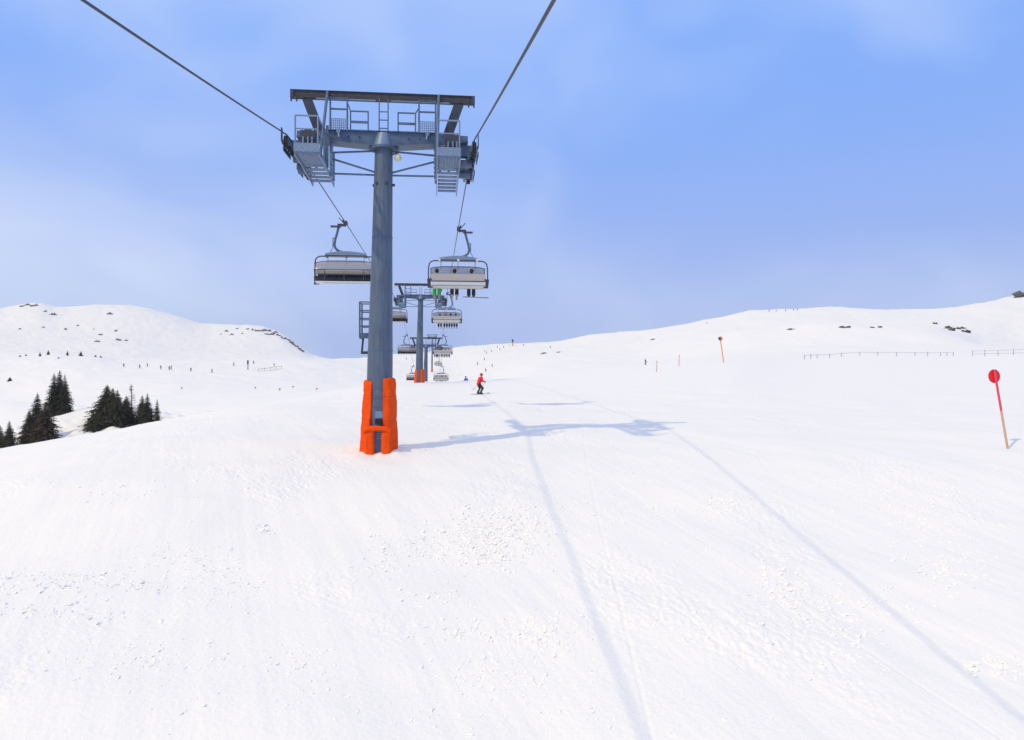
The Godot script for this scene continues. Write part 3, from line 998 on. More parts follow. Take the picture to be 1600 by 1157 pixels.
# ---------------------------------------------------------------- chairs
# origin at the grip on the rope, riders face -z
func build_chair(label: String, x: float, d: float, up_going: bool) -> Node3D:
	var o := thing("lift_chair", label, "lift chair", Vector3(x, rope_at(d) + EYE, -d), 0.0 if up_going else PI, "bubble chairs hanging from the lift rope")
	var grip := Shape.new()
	grip.box(Vector3(0.02, 0.02, 0), Vector3(0.16, 0.16, 0.5))
	grip.box(Vector3(0.22, -0.08, 0), Vector3(0.4, 0.1, 0.26))
	grip.bar(Vector3(0.14, 0.05, 0.1), Vector3(0.38, 0.32, 0.1), 0.04, 0.04)
	grip.box(Vector3(0.52, -0.16, 0.0), Vector3(0.5, 0.06, 0.3))
	for q in [-0.16, 0.16]:
		grip.tube([Vector3(0.08, 0.12, q), Vector3(0.16, 0.12, q)], 0.06, 10)
	part("grip", grip.done(), M.steel_dark, o)
	var hanger := Shape.new()
	hanger.tube([Vector3(0.36, -0.14, 0), Vector3(0.44, -0.45, 0), Vector3(0.55, -0.85, 0), Vector3(0.58, -1.1, 0), Vector3(0.52, -1.28, 0), Vector3(0.36, -1.4, 0), Vector3(0.15, -1.46, 0)], [0.065, 0.06, 0.06, 0.06, 0.06, 0.06, 0.06], 8)
	part("hanger", hanger.done(), M.steel, o)
	var damper := Shape.new()
	damper.rod(Vector3(0.66, -0.72, 0.0), Vector3(0.66, -1.25, 0), 0.03)
	damper.rod(Vector3(0.66, -1.25, 0), Vector3(0.8, -1.46, 0), 0.02)
	for k in 3: damper.box(Vector3(0.62, -0.75 - 0.2 * k, 0), Vector3(0.12, 0.05, 0.06))
	part("damper", damper.done(), M.steel_light, o)
	# housing over the chair
	var top := Shape.new()
	var grid_t := []
	var grid_u := []
	for i in 9:
		var xx := lerpf(-1.02, 1.02, i / 8.0)
		var rise := 0.12 * (1.0 - (xx / 1.02) ** 2)
		var rt := []
		var ru := []
		for q in [0.22, 0.12, -0.12, -0.22]:
			var e := 0.05 if absf(q) > 0.2 else 0.0
			rt.append(Vector3(xx, -1.53 + rise - e, q))
			ru.append(Vector3(xx, -1.64, q))
		grid_t.append(rt)
		grid_u.append(ru)
	for i in 9:
		grid_t[i].reverse()
		grid_u[i].reverse()
	top.slab(grid_t, grid_u)
	part("housing", top.done(), M.steel_light, o)
	var rim := Shape.new()
	rim.box(Vector3(0, -1.665, 0), Vector3(2.06, 0.05, 0.40))
	part("cross_tube", rim.done(), M.tube_dark, o)
	for q in [-0.98, 0.0, 0.98]:
		var cl := Shape.new()
		cl.box(Vector3(q, -1.66, 0.22), Vector3(0.1, 0.13, 0.06))
		part("clamp", cl.done(), M.seat_white, o)
	for sx in [-1.0, 1.0]:
		var bail := Shape.new()
		bail.tube([Vector3(sx * 0.9, -1.67, 0), Vector3(sx * 1.25, -1.67, 0), Vector3(sx * 1.42, -1.72, 0), Vector3(sx * 1.51, -1.83, 0.0), Vector3(sx * 1.55, -2.0, 0.02), Vector3(sx * 1.56, -2.4, 0.1), Vector3(sx * 1.55, -2.75, 0.12), Vector3(sx * 1.53, -3.0, 0.02)], 0.035, 8)
		part("side_frame", bail.done(), M.tube_dark, o)
		var plate := Shape.new()
		plate.bar(Vector3(sx * 1.5, -2.65, 0.16), Vector3(sx * 1.46, -3.1, 0.0), 0.05, 0.26, Vector3(1, 0, 0))
		plate.bar(Vector3(sx * 1.5, -2.72, 0.1), Vector3(sx * 1.5, -2.62, -0.45), 0.05, 0.06)
		part("arm_plate", plate.done(), M.steel_dark, o)
	# seat shell: low back panel curving under the seats
	var prof := [Vector2(-2.38, 0.20), Vector2(-2.56, 0.185), Vector2(-2.74, 0.16)]
	var low := [Vector2(-2.79, 0.16), Vector2(-2.93, 0.135), Vector2(-3.03, 0.06), Vector2(-3.06, -0.1), Vector2(-3.02, -0.38)]
	for set_ in [[prof, "backrest", M.seat_shell, 0.035], [low, "seat", M.seat_white, 0.045]]:
		var g := []
		var gi := []
		for p in set_[0]:
			var r := []
			var ri := []
			for i in 13:
				var xx := lerpf(-1.44, 1.44, i / 12.0)
				r.append(Vector3(xx, p.x, p.y))
				ri.append(Vector3(xx, p.x + (set_[3] if p.y < 0.1 else 0.0), p.y - (0.0 if p.y < 0.1 else set_[3])))
			g.append(r)
			gi.append(ri)
		g.reverse()
		gi.reverse()
		var sh := Shape.new()
		sh.slab(g, gi)
		part(set_[1], sh.done(), set_[2], o)
	var line := Shape.new()
	line.rod(Vector3(-1.5, -2.765, 0.16), Vector3(1.5, -2.765, 0.16), 0.028, 8)
	part("back_tube", line.done(), M.tube_dark, o)
	var lip := Shape.new()
	lip.rod(Vector3(-1.44, -3.0, 0.13), Vector3(1.44, -3.0, 0.13), 0.012, 6)
	part("seam", lip.done(), M.tube_dark, o)
	for k in 6:
		var cu := Shape.new()
		var xc := (k - 2.5) * 0.475
		cu.box(Vector3(xc, -2.89, -0.15), Vector3(0.455, 0.2, 0.46))
		cu.box(Vector3(xc, -2.66, 0.11), Vector3(0.455, 0.28, 0.05), Basis(Vector3.RIGHT, -0.08))
		part("cushion", cu.done(), M.cushion, o)
	# weather bubble: a bowed shell over the riders
	var bt := []
	var bi := []
	var rows := 10
	for i in rows + 1:
		var t := float(i) / rows
		var a := lerpf(1.35, -0.15, t)
		var r := []
		var ri := []
		for j in 15:
			var s := lerpf(-1.0, 1.0, j / 14.0)
			var xx := s * 1.44
			var bow := 1.0 - 0.16 * absf(s) ** 4
			var y := -2.58 + 0.66 * sin(a) * bow
			var z := -0.12 - 0.72 * cos(a) * bow
			r.append(Vector3(xx, y, z))
			ri.append(Vector3(xx, y - 0.006 * sin(a), z + 0.006 * cos(a)))
		bt.append(r)
		bi.append(ri)
	var bub := Shape.new()
	for i in rows:
		for j in 14: bub.quad(bt[i][j], bt[i][j + 1], bt[i + 1][j + 1], bt[i + 1][j], 2)
	var bubble := part("bubble", bub.done(), M.bubble_clear if up_going else M.bubble, o)
	var rims := Shape.new()
	var edge_pts := []
	for j in 15: edge_pts.append(bt[0][j])
	rims.tube(edge_pts, 0.022, 6)
	var edge2 := []
	for j in 15: edge2.append(bt[rows][j])
	rims.tube(edge2, 0.022, 6)
	for j in [0, 14]:
		var e := []
		for i in rows + 1: e.append(bt[i][j])
		rims.tube(e, 0.02, 6)
	part("bubble_rim", rims.done(), M.tube_dark, bubble)
	for q in [-0.9, 0.0, 0.9]:
		var rib := Shape.new()
		rib.rod(Vector3(q, -1.69, 0.0), Vector3(q, -2.12, -0.08), 0.016)
		part("bubble_strut", rib.done(), M.tube_dark, bubble)
	# safety bar with foot rests
	var bar := Shape.new()
	bar.rod(Vector3(-1.46, -2.44, -0.80), Vector3(1.46, -2.44, -0.80), 0.024, 6)
	bar.rod(Vector3(-1.5, -2.62, -0.4), Vector3(-1.46, -2.44, -0.8), 0.022, 6)
	bar.rod(Vector3(1.5, -2.62, -0.4), Vector3(1.46, -2.44, -0.8), 0.022, 6)
	for q in [-0.95, 0.0, 0.95]:
		bar.tube([Vector3(q, -2.44, -0.8), Vector3(q, -2.75, -0.84), Vector3(q, -3.02, -0.80)], 0.02, 6)
	part("safety_bar", bar.done(), M.tube_dark, o)
	var foot := Shape.new()
	foot.rod(Vector3(-1.42, -3.05, -0.80), Vector3(1.42, -3.05, -0.80), 0.03, 8)
	foot.box(Vector3(0, -3.05, -0.40), Vector3(2.86, 0.10, 0.06))
	part("foot_rest", foot.done(), M.seat_white, o)
	return o

# ---------------------------------------------------------------- people
# bones: from, to, radius from, radius to, cloth
func skin_mesh(bones: Array, cell: float, blend: float) -> Array:
	var lo := Vector3.INF
	var hi := -Vector3.INF
	for b in bones:
		var r: float = maxf(b[2], b[3]) + cell * 3.0
		for p in [b[0], b[1]]:
			lo = lo.min(p - Vector3.ONE * r)
			hi = hi.max(p + Vector3.ONE * r)
	var n := Vector3i(((hi - lo) / cell).ceil()) + Vector3i.ONE
	var field := PackedFloat32Array()
	field.resize(n.x * n.y * n.z)
	field.fill(9.0)
	var who := PackedInt32Array()
	who.resize(field.size())
	var best := field.duplicate()
	for bi in bones.size():
		var b: Array = bones[bi]
		var a: Vector3 = b[0]
		var ab: Vector3 = b[1] - b[0]
		var len2 := maxf(ab.length_squared(), 1e-6)
		var r: float = maxf(b[2], b[3]) + blend + cell * 2.0
		var i0 := Vector3i(((a.min(b[1]) - Vector3.ONE * r - lo) / cell).floor()).max(Vector3i.ZERO)
		var i1 := Vector3i(((a.max(b[1]) + Vector3.ONE * r - lo) / cell).ceil()).min(n - Vector3i.ONE)
		for i in range(i0.x, i1.x + 1):
			for j in range(i0.y, i1.y + 1):
				for k in range(i0.z, i1.z + 1):
					var p := lo + Vector3(i, j, k) * cell - a
					var t := clampf(p.dot(ab) / len2, 0.0, 1.0)
					var d := (p - ab * t).length() - lerpf(b[2], b[3], t)
					var at := (i * n.y + j) * n.z + k
					var f := field[at]
					var h := maxf(blend - absf(f - d), 0.0) / blend
					field[at] = minf(f, d) - h * h * blend * 0.25
					if d < best[at]:
						best[at] = d
						who[at] = bi
	var verts := PackedVector3Array()
	var owner_ := PackedInt32Array()
	var id := PackedInt32Array()
	id.resize(field.size())
	id.fill(-1)
	var sy := n.z
	var sx := n.y * n.z
	for i in n.x - 1:
		for j in n.y - 1:
			for k in n.z - 1:
				var at := i * sx + j * sy + k
				var inside := 0
				for c in 8:
					if field[at + (sx if c & 1 else 0) + (sy if c & 2 else 0) + (1 if c & 4 else 0)] < 0.0: inside += 1
				if inside == 0 or inside == 8: continue
				var sum := Vector3.ZERO
				var count := 0
				for e in EDGES:
					var fa := field[at + (sx if e[0] & 1 else 0) + (sy if e[0] & 2 else 0) + (1 if e[0] & 4 else 0)]
					var fb := field[at + (sx if e[1] & 1 else 0) + (sy if e[1] & 2 else 0) + (1 if e[1] & 4 else 0)]
					if (fa < 0.0) != (fb < 0.0):
						var t := fa / (fa - fb)
						var pa := Vector3(e[0] & 1, (e[0] >> 1) & 1, (e[0] >> 2) & 1)
						var pb := Vector3(e[1] & 1, (e[1] >> 1) & 1, (e[1] >> 2) & 1)
						sum += pa.lerp(pb, t)
						count += 1
				id[at] = verts.size()
				verts.append(lo + (Vector3(i, j, k) + sum / count) * cell)
				owner_.append(who[at])
	var index := PackedInt32Array()
	for i in range(1, n.x - 1):
		for j in range(1, n.y - 1):
			for k in range(1, n.z - 1):
				var at := i * sx + j * sy + k
				var f := field[at] < 0.0
				for ax in 3:
					var step: int = [sx, sy, 1][ax]
					if f == (field[at + step] < 0.0): continue
					var p: int = [sy, 1, sx][ax]
					var q: int = [1, sx, sy][ax]
					var v0 := id[at]
					var v1 := id[at - p]
					var v2 := id[at - p - q]
					var v3 := id[at - q]
					if v0 < 0 or v1 < 0 or v2 < 0 or v3 < 0: continue
					if f: index.append_array([v0, v2, v1, v0, v3, v2])
					else: index.append_array([v0, v1, v2, v0, v2, v3])
	return [verts, owner_, index]
const EDGES := [[0, 1], [2, 3], [4, 5], [6, 7], [0, 2], [1, 3], [4, 6], [5, 7], [0, 4], [1, 5], [2, 6], [3, 7]]

func dressed(skin: Array, bones: Array, clothes: Dictionary) -> ArrayMesh:
	var st := SurfaceTool.new()
	st.begin(Mesh.PRIMITIVE_TRIANGLES)
	var verts: PackedVector3Array = skin[0]
	for i in verts.size():
		var what: String = bones[skin[1][i]][4]
		st.set_color(clothes[what])
		st.set_smooth_group(0)
		st.add_vertex(verts[i])
	for k in skin[2]: st.add_index(k)
	st.generate_normals()
	return st.commit()

func pair(bones: Array, a: Vector3, b: Vector3, ra: float, rb: float, what: String) -> void:
	bones.append([a, b, ra, rb, what])
	bones.append([Vector3(-a.x, a.y, a.z), Vector3(-b.x, b.y, b.z), ra, rb, what])

func head_bones(b: Array, neck: Vector3, head: Vector3) -> void:
	b.append([neck, head - Vector3(0, 0.07, 0), 0.06, 0.062, "face"])
	b.append([head + Vector3(0, 0.0, -0.035), head + Vector3(0, -0.06, -0.045), 0.075, 0.06, "face"])
	b.append([head + Vector3(0, -0.035, -0.115), head + Vector3(0, -0.055, -0.128), 0.014, 0.018, "face"])
	b.append([head + Vector3(-0.05, 0.02, -0.085), head + Vector3(0.05, 0.02, -0.085), 0.035, 0.035, "goggles"])
	b.append([head + Vector3(0, 0.045, 0.01), head + Vector3(0, 0.02, 0.045), 0.112, 0.105, "helmet"])

func skier_bones() -> Array:
	var b := []
	pair(b, Vector3(0.2, 0.16, 0.06), Vector3(0.2, 0.50, -0.13), 0.075, 0.085, "trousers")
	pair(b, Vector3(0.2, 0.50, -0.13), Vector3(0.1, 0.84, 0.14), 0.09, 0.115, "trousers")
	pair(b, Vector3(0.2, 0.12, 0.08), Vector3(0.2, 0.22, 0.04), 0.075, 0.08, "boots")
	pair(b, Vector3(0.2, 0.08, 0.1), Vector3(0.2, 0.075, -0.12), 0.06, 0.05, "boots")
	b.append([Vector3(0, 0.87, 0.14), Vector3(0, 0.98, 0.1), 0.16, 0.155, "jacket"])
	b.append([Vector3(0, 0.98, 0.1), Vector3(0, 1.28, -0.06), 0.155, 0.165, "jacket"])
	b.append([Vector3(-0.1, 1.32, -0.07), Vector3(0.1, 1.32, -0.07), 0.13, 0.13, "jacket"])
	pair(b, Vector3(0.18, 1.36, -0.07), Vector3(0.31, 1.12, -0.03), 0.085, 0.068, "jacket")
	pair(b, Vector3(0.31, 1.12, -0.03), Vector3(0.29, 1.03, -0.27), 0.066, 0.05, "jacket")
	pair(b, Vector3(0.29, 1.03, -0.28), Vector3(0.285, 1.02, -0.36), 0.045, 0.042, "gloves")
	pair(b, Vector3(0.27, 1.045, -0.31), Vector3(0.245, 1.06, -0.36), 0.02, 0.018, "gloves")
	head_bones(b, Vector3(0, 1.43, -0.1), Vector3(0, 1.61, -0.15))
	return b

func seated_bones() -> Array:
	var b := []
	b.append([Vector3(0, 0.12, 0), Vector3(0, 0.3, 0.02), 0.15, 0.155, "jacket"])
	b.append([Vector3(0, 0.3, 0.02), Vector3(0, 0.5, -0.01), 0.155, 0.15, "jacket"])
	b.append([Vector3(-0.1, 0.52, -0.01), Vector3(0.1, 0.52, -0.01), 0.12, 0.12, "jacket"])
	pair(b, Vector3(0.1, 0.1, 0.0), Vector3(0.13, 0.11, -0.46), 0.115, 0.085, "trousers")
	pair(b, Vector3(0.13, 0.11, -0.46), Vector3(0.13, -0.34, -0.52), 0.10, 0.095, "trousers")
	pair(b, Vector3(0.13, -0.26, -0.52), Vector3(0.13, -0.40, -0.54), 0.08, 0.078, "boots")
	pair(b, Vector3(0.13, -0.42, -0.50), Vector3(0.13, -0.44, -0.72), 0.06, 0.05, "boots")
	pair(b, Vector3(0.19, 0.55, -0.01), Vector3(0.25, 0.33, -0.1), 0.08, 0.065, "jacket")
	pair(b, Vector3(0.25, 0.33, -0.1), Vector3(0.2, 0.42, -0.36), 0.062, 0.048, "jacket")
	pair(b, Vector3(0.2, 0.42, -0.37), Vector3(0.18, 0.43, -0.45), 0.044, 0.042, "gloves")
	head_bones(b, Vector3(0, 0.62, -0.02), Vector3(0, 0.80, -0.04))
	return b

func outfit(jacket: Color, trousers: Color, helmet := Color(0.02, 0.02, 0.025), boots := Color(0.06, 0.06, 0.065)) -> Dictionary:
	return {"jacket": jacket, "trousers": trousers, "helmet": helmet, "boots": boots, "gloves": Color(0.015, 0.015, 0.018), "face": Color(0.48, 0.28, 0.2), "goggles": Color(0.03, 0.025, 0.03)}

func ski_mesh() -> ArrayMesh:
	var t := []
	var u := []
	for i in 13:
		var z := lerpf(-0.95, 0.75, i / 12.0)
		var tip := clampf((-z - 0.75) / 0.2, 0.0, 1.0)
		var w := 0.05 * (1.0 - tip * tip * 0.8)
		t.append([Vector3(-w, 0.018 + 0.12 * tip * tip, z), Vector3(w, 0.018 + 0.12 * tip * tip, z)])
		u.append([Vector3(-w, 0.0 + 0.12 * tip * tip, z), Vector3(w, 0.12 * tip * tip, z)])
	t.reverse()
	u.reverse()
	return Shape.new().slab(t, u).done()

var _skins := {}
func body_of(kind: String, clothes: Dictionary) -> ArrayMesh:
	if not _skins.has(kind):
		var bones := seated_bones() if kind == "seated" else skier_bones()
		var cell: float = {"seated": 0.026, "skier": 0.017, "far": 0.05}[kind]
		_skins[kind] = [skin_mesh(bones, cell, 0.05), bones]
	return dressed(_skins[kind][0], _skins[kind][1], clothes)

func rider(label: String, chair: Node3D, off: float, clothes: Dictionary, gear: String, group: String) -> void:
	var where := chair.position + Vector3(off, -3.02, -0.05)
	var o := thing("person", label, "person", where, 0.0, group)
	part("body", body_of("seated", clothes), M.body, o)
	if gear == "skis":
		for sx in [-0.13, 0.13]:
			var s := part("ski", ski_shape, M.ski, o)
			s.position = Vector3(sx, -0.515, -0.6)
			s.rotation.x = -0.10
	elif gear == "board":
		var s := part("snowboard", board_shape, M.ski, o)
		s.position = Vector3(0.25, -0.515, -0.6)
		s.rotation.y = -1.25
var ski_shape: ArrayMesh
var board_shape: ArrayMesh

func far_skier(px: float, py: float, label: String, clothes: Array, i: int, group: String, turn := 0.0) -> void:
	var w := sighted(px, py, 70.0, 1050.0)
	var o := thing("person", label, "person", w - Vector3(0, 0.0, 0), turn, group)
	var b := part("body", clothes[i % clothes.size()], M.body, o)
	b.position.y = 0.02
	for sx in [-0.13, 0.13]:
		var s := part("ski", ski_shape, M.ski, o)
		s.position = Vector3(sx * 1.5, 0.0, 0)

# ---------------------------------------------------------------- trees, rocks
func spruce(h: float, r: float, seed_: int) -> Array:
	rng.seed = seed_
	var trunk := Shape.new()
	trunk.tube([Vector3(0, -0.5, 0), Vector3(0, h * 0.5, 0), Vector3(0, h * 0.99, 0)], [0.02 * h + 0.03, 0.011 * h, 0.008], 7)
	var c := SurfaceTool.new()
	c.begin(Mesh.PRIMITIVE_TRIANGLES)
	c.set_smooth_group(-1)
	var levels := int(h / 0.125) + 8
	for l in levels:
		var t := (l + rng.randf() * 0.8) / levels
		var y := h * (0.03 + 0.96 * t)
		var reach := r * (pow(1.0 - t, 0.85) * 0.97 + 0.03)
		var count := 9 if t < 0.75 else 6
		for k in count:
			var a := TAU * (k + rng.randf()) / count
			var len_ := reach * rng.randf_range(0.5, 1.18)
			var dir := Vector3(cos(a), 0, sin(a))
			var side := Vector3(-sin(a), 0, cos(a))
			var droop := rng.randf_range(0.18, 0.42)
			var prev := Vector3(0, y, 0)
			for s in 4:
				var q := (s + 1) / 4.0
				var p := dir * len_ * q + Vector3(0, y - len_ * droop * q * q * 1.25 + len_ * 0.12 * q * q * q, 0)
				var wid := len_ * 0.30 * (1.05 - q) + 0.07
				for sg in [-1.0, 1.0]:
					var tip: Vector3 = prev.lerp(p, 0.9) + side * sg * wid + Vector3(0, -wid * rng.randf_range(0.25, 0.9), 0) + dir * wid * 0.6
					c.add_vertex(prev); c.add_vertex(p); c.add_vertex(tip)
				var hang := prev.lerp(p, 0.6) + Vector3(0, -wid * rng.randf_range(0.4, 1.1), 0) + dir * wid * 0.3
				c.add_vertex(prev); c.add_vertex(p); c.add_vertex(hang)
				prev = p
	# leading shoot
	for k in 3:
		var a := TAU * k / 3.0
		c.add_vertex(Vector3(cos(a), 0, sin(a)) * 0.06 + Vector3(0, h * 0.93, 0)); c.add_vertex(Vector3(0, h * 1.03, 0)); c.add_vertex(Vector3(cos(a + 2.0), 0, sin(a + 2.0)) * 0.06 + Vector3(0, h * 0.93, 0))
	c.generate_normals()
	return [trunk.done(), c.commit()]

func plant_spruce(px: float, tip: float, zc: float, wide: float, label: String, i: int, brown := false) -> void:
	var top := spot(px, tip, zc)
	var foot := on_snow(top.x, top.z, 0.15)
	var h := top.y - foot.y
	var o := thing("spruce_tree", label, "tree", foot, i * 1.7, "dark spruces beyond the left snow edge")
	var m := spruce(h / 1.02, 1.45 * wide / F * zc, 300 + i)
	part("trunk", m[0], M.bark, o)
	part("crown", m[1], M.needles_brown if brown else M.needles, o)

func bare_larch(px: float, tip: float, zc: float, label: String) -> void:
	var top := spot(px, tip, zc)
	var foot := on_snow(top.x, top.z, 0.15)
	var h := top.y - foot.y
	rng.seed = 991
	var o := thing("larch_tree", label, "tree", foot)
	var trunk := Shape.new()
	trunk.tube([Vector3(0, -0.4, 0), Vector3(0.03, h * 0.5, 0), Vector3(0, h, 0)], [0.13, 0.08, 0.012], 7)
	part("trunk", trunk.done(), M.larch, o)
	var tw := Shape.new()
	for k in 110:
		var t := rng.randf_range(0.15, 0.99)
		var a := rng.randf() * TAU
		var l := (1.0 - t) * 1.35 + 0.18
		l *= rng.randf_range(0.6, 1.1)
		var p := Vector3(0, h * t, 0)
		var q := p + Vector3(cos(a) * l, l * rng.randf_range(-0.1, 0.25), sin(a) * l)
		tw.rod(p, q, 0.014, 3)
		for s in 4:
			var b := p.lerp(q, rng.randf_range(0.3, 1.0))
			tw.rod(b, b + Vector3(rng.randf_range(-0.2, 0.2), rng.randf_range(-0.22, 0.1), rng.randf_range(-0.2, 0.2)), 0.009, 3)
	part("crown", tw.done(), M.larch, o)

func rock_mesh(seed_: int) -> ArrayMesh:
	var sp := SphereMesh.new()
	sp.radial_segments = 14; sp.rings = 8; sp.radius = 1.0; sp.height = 2.0
	var arr := sp.get_mesh_arrays()
	var ve: PackedVector3Array = arr[Mesh.ARRAY_VERTEX]
	var nn := FastNoiseLite.new()
	nn.seed = seed_; nn.frequency = 0.9; nn.fractal_octaves = 3
	for i in ve.size():
		var p := ve[i]
		ve[i] = p * maxf(0.25, 0.9 + 1.5 * nn.get_noise_3d(p.x * 1.6, p.y * 1.6, p.z * 1.6))
	var idx: PackedInt32Array = arr[Mesh.ARRAY_INDEX]
	var st := SurfaceTool.new()
	st.begin(Mesh.PRIMITIVE_TRIANGLES)
	for k in idx:
		st.set_smooth_group(-1)
		st.add_vertex(ve[k])
	st.generate_normals()
	return st.commit()

func rock(px: float, py: float, wide: float, tall: float, label: String, i: int, group: String, from := 150.0) -> void:
	var w := sighted(px, py, from, 1050.0)
	var zc := -w.z * cs + w.x * sn
	var o := part(numbered("rock"), rocks[i % rocks.size()], M.rock_hazed if px < 600.0 else M.rock, self)
	var s := zc / F
	o.transform = Transform3D(Basis(Vector3.UP, i * 1.3).scaled(Vector3(wide * 0.5 * s, tall * 0.55 * s, wide * 0.5 * s)), w)
	tag(o, label, "rock", group)
var rocks := []

# ---------------------------------------------------------------- markers and fences
func build_markers() -> void:
	# red piste disc on a leaning pole at the right
	var foot := sighted(1575, 700, 8.0, 60.0)
	var zc := -foot.z * cs + foot.x * sn
	var s := zc / F
	var o := thing("piste_marker", "red disc on a leaning pole with red upper half at the right edge", "piste marker", foot)
	var right := Vector3(cs, 0, sn)
	var tip := right * (-21.0 * s) + Vector3(0, 124.0 * s, 0)
	var mid := tip * 0.48
	part("lower_pole", Shape.new().tube([tip * -0.08, mid], 1.8 * s, 10).done(), M.wood, o)
	part("upper_pole", Shape.new().tube([mid, tip], 1.75 * s, 10).done(), M.pink, o)
	var c := tip * 0.915
	var face := Vector3(-sn * 0.96 + 0.2, 0, cs)
	face = (face - tip.normalized() * face.dot(tip.normalized())).normalized()
	part("disc", Shape.new().tube([c - face * 0.055, c - face * 0.04], 10.8 * s, 28).done(), M.red, o)
	part("clip", Shape.new().tube([c + tip.normalized() * 0.2 , c - tip.normalized() * 0.2], 2.1 * s, 8).done(), M.pink, o)
	# smaller marker with a blue and amber disc
	foot = sighted(1131, 567.5, 40.0, 140.0)
	zc = -foot.z * cs + foot.x * sn
	s = zc / F
	o = thing("piste_marker", "thin leaning pole with a small blue and orange disc on the right slope", "piste marker", foot)
	tip = right * (-6.0 * s) + Vector3(0, 41.0 * s, 0)
	part("pole", Shape.new().tube([tip * -0.08, tip], 0.8 * s, 8).done(), M.amber, o)
	c = tip * 0.92
	part("disc", Shape.new().tube([c + right * 1.0 * s - face * 0.05, c + right * 1.0 * s - face * 0.035], 3.4 * s, 20).done(), M.amber, o)
	part("disc_cover", Shape.new().tube([c - right * 1.7 * s + face * 0.10, c - right * 1.7 * s + face * 0.12], 2.3 * s, 20).done(), M.blue, o)
	# plain sticks
	var words := ["left", "right"]
	for k in 2:
		foot = sighted([1026.0, 1061.0][k], 573.0, 40.0, 130.0)
		zc = -foot.z * cs + foot.x * sn
		s = zc / F
		o = thing("marker_stick", "short plain wooden stick in the snow, %s one of a pair on the right slope" % words[k], "stick", foot, 0.0, "plain marker sticks")
		part("shaft", Shape.new().tube([Vector3(0, -0.1, 0), Vector3(0.03, 15.5 * s, 0)], 0.6 * s, 7).done(), M.wood, o)
		part("tip", Shape.new().tube([Vector3(0.03, 15.5 * s, 0), Vector3(0.032, 17.5 * s, 0)], 0.6 * s, 7).done(), M.pink, o)
	# amber marker on the far crest and the sign post on the left piste
	for k in 3:
		var at_: Array = [[801, 542, 11, "amber topped marker post on the far crest beside the lift", 0], [387, 580, 15, "dark marker post beside the low board on the left piste", 1], [1146, 491, 9, "small brown and orange marker on the right skyline", 0]][k]
		foot = sighted(at_[0], at_[1], 150.0, 1050.0)
		zc = -foot.z * cs + foot.x * sn
		s = zc / F
		o = thing("marker_post", at_[3], "marker post", foot)
		part("post", Shape.new().tube([Vector3(0, -0.2, 0), Vector3(0, at_[2] * s * 0.6, 0)], 1.0 * s, 8).done(), M.amber if at_[4] == 0 else M.grey_wood, o)
		part("cap", Shape.new().tube([Vector3(0, at_[2] * s * 0.6, 0), Vector3(0, at_[2] * s, 0)], 1.3 * s, 8).done(), M.steel_dark, o)
	# low board barrier on the left piste
	var a := sighted(404, 582, 150.0, 600.0)
	var b := sighted(440, 577, 150.0, 600.0)
	o = thing("barrier", "long low beige board barrier on the left piste", "barrier", a)
	var run := b - a
	for k in 4:
		var p0 := run * (k / 4.0)
		var p1 := run * ((k + 0.97) / 4.0)
		part("board", Shape.new().bar(p0 + Vector3(0, 0.9, 0), p1 + Vector3(0, 0.9, 0), 0.08, 0.8, Vector3(run.z, 0, -run.x).normalized()).done(), M.tan_board, o)
	for k in 5:
		part("post", Shape.new().rod(run * (k / 4.0) + Vector3(0, -0.6, 0.1), run * (k / 4.0) + Vector3(0, 1.4, 0.1), 0.08).done(), M.grey_wood, o)

func build_fence(ends: Array, posts: int, tall: float, label: String, rails: Array) -> void:
	var line := []
	for k in posts:
		var t := float(k) / (posts - 1) * (ends.size() - 1)
		var i := mini(int(t), ends.size() - 2)
		var w: Vector3 = ends[i].lerp(ends[i + 1], t - i)
		line.append(on_snow(w.x, w.z))
	var o := thing("fence", label, "fence", line[0])
	for k in posts:
		var p: Vector3 = line[k] - line[0]
		part("post", Shape.new().rod(p + Vector3(0, -0.3, 0), p + Vector3(0, tall * (0.95 + 0.1 * sin(k * 2.3)), 0), 0.06, 7).done(), M.grey_wood, o)
	for r in rails:
		for k in posts - 1:
			var p0: Vector3 = line[k] - line[0] + Vector3(0, tall * r, 0.1)
			var p1: Vector3 = line[k + 1] - line[0] + Vector3(0, tall * r, 0.1)
			part("rail", Shape.new().rod(p0, p1, 0.028, 5).done(), M.grey_wood, o)

const ORD := ["first", "second", "third", "fourth", "fifth", "sixth", "seventh", "eighth", "ninth", "tenth", "eleventh", "twelfth", "thirteenth", "fourteenth", "fifteenth", "sixteenth", "seventeenth", "eighteenth"]

func ordinal(i: int) -> String:
	if i < ORD.size(): return ORD[i]
	if i == 18: return "nineteenth"
	if i == 19: return "twentieth"
	if i == 29: return "thirtieth"
	return "twenty-" + ORD[i - 20]

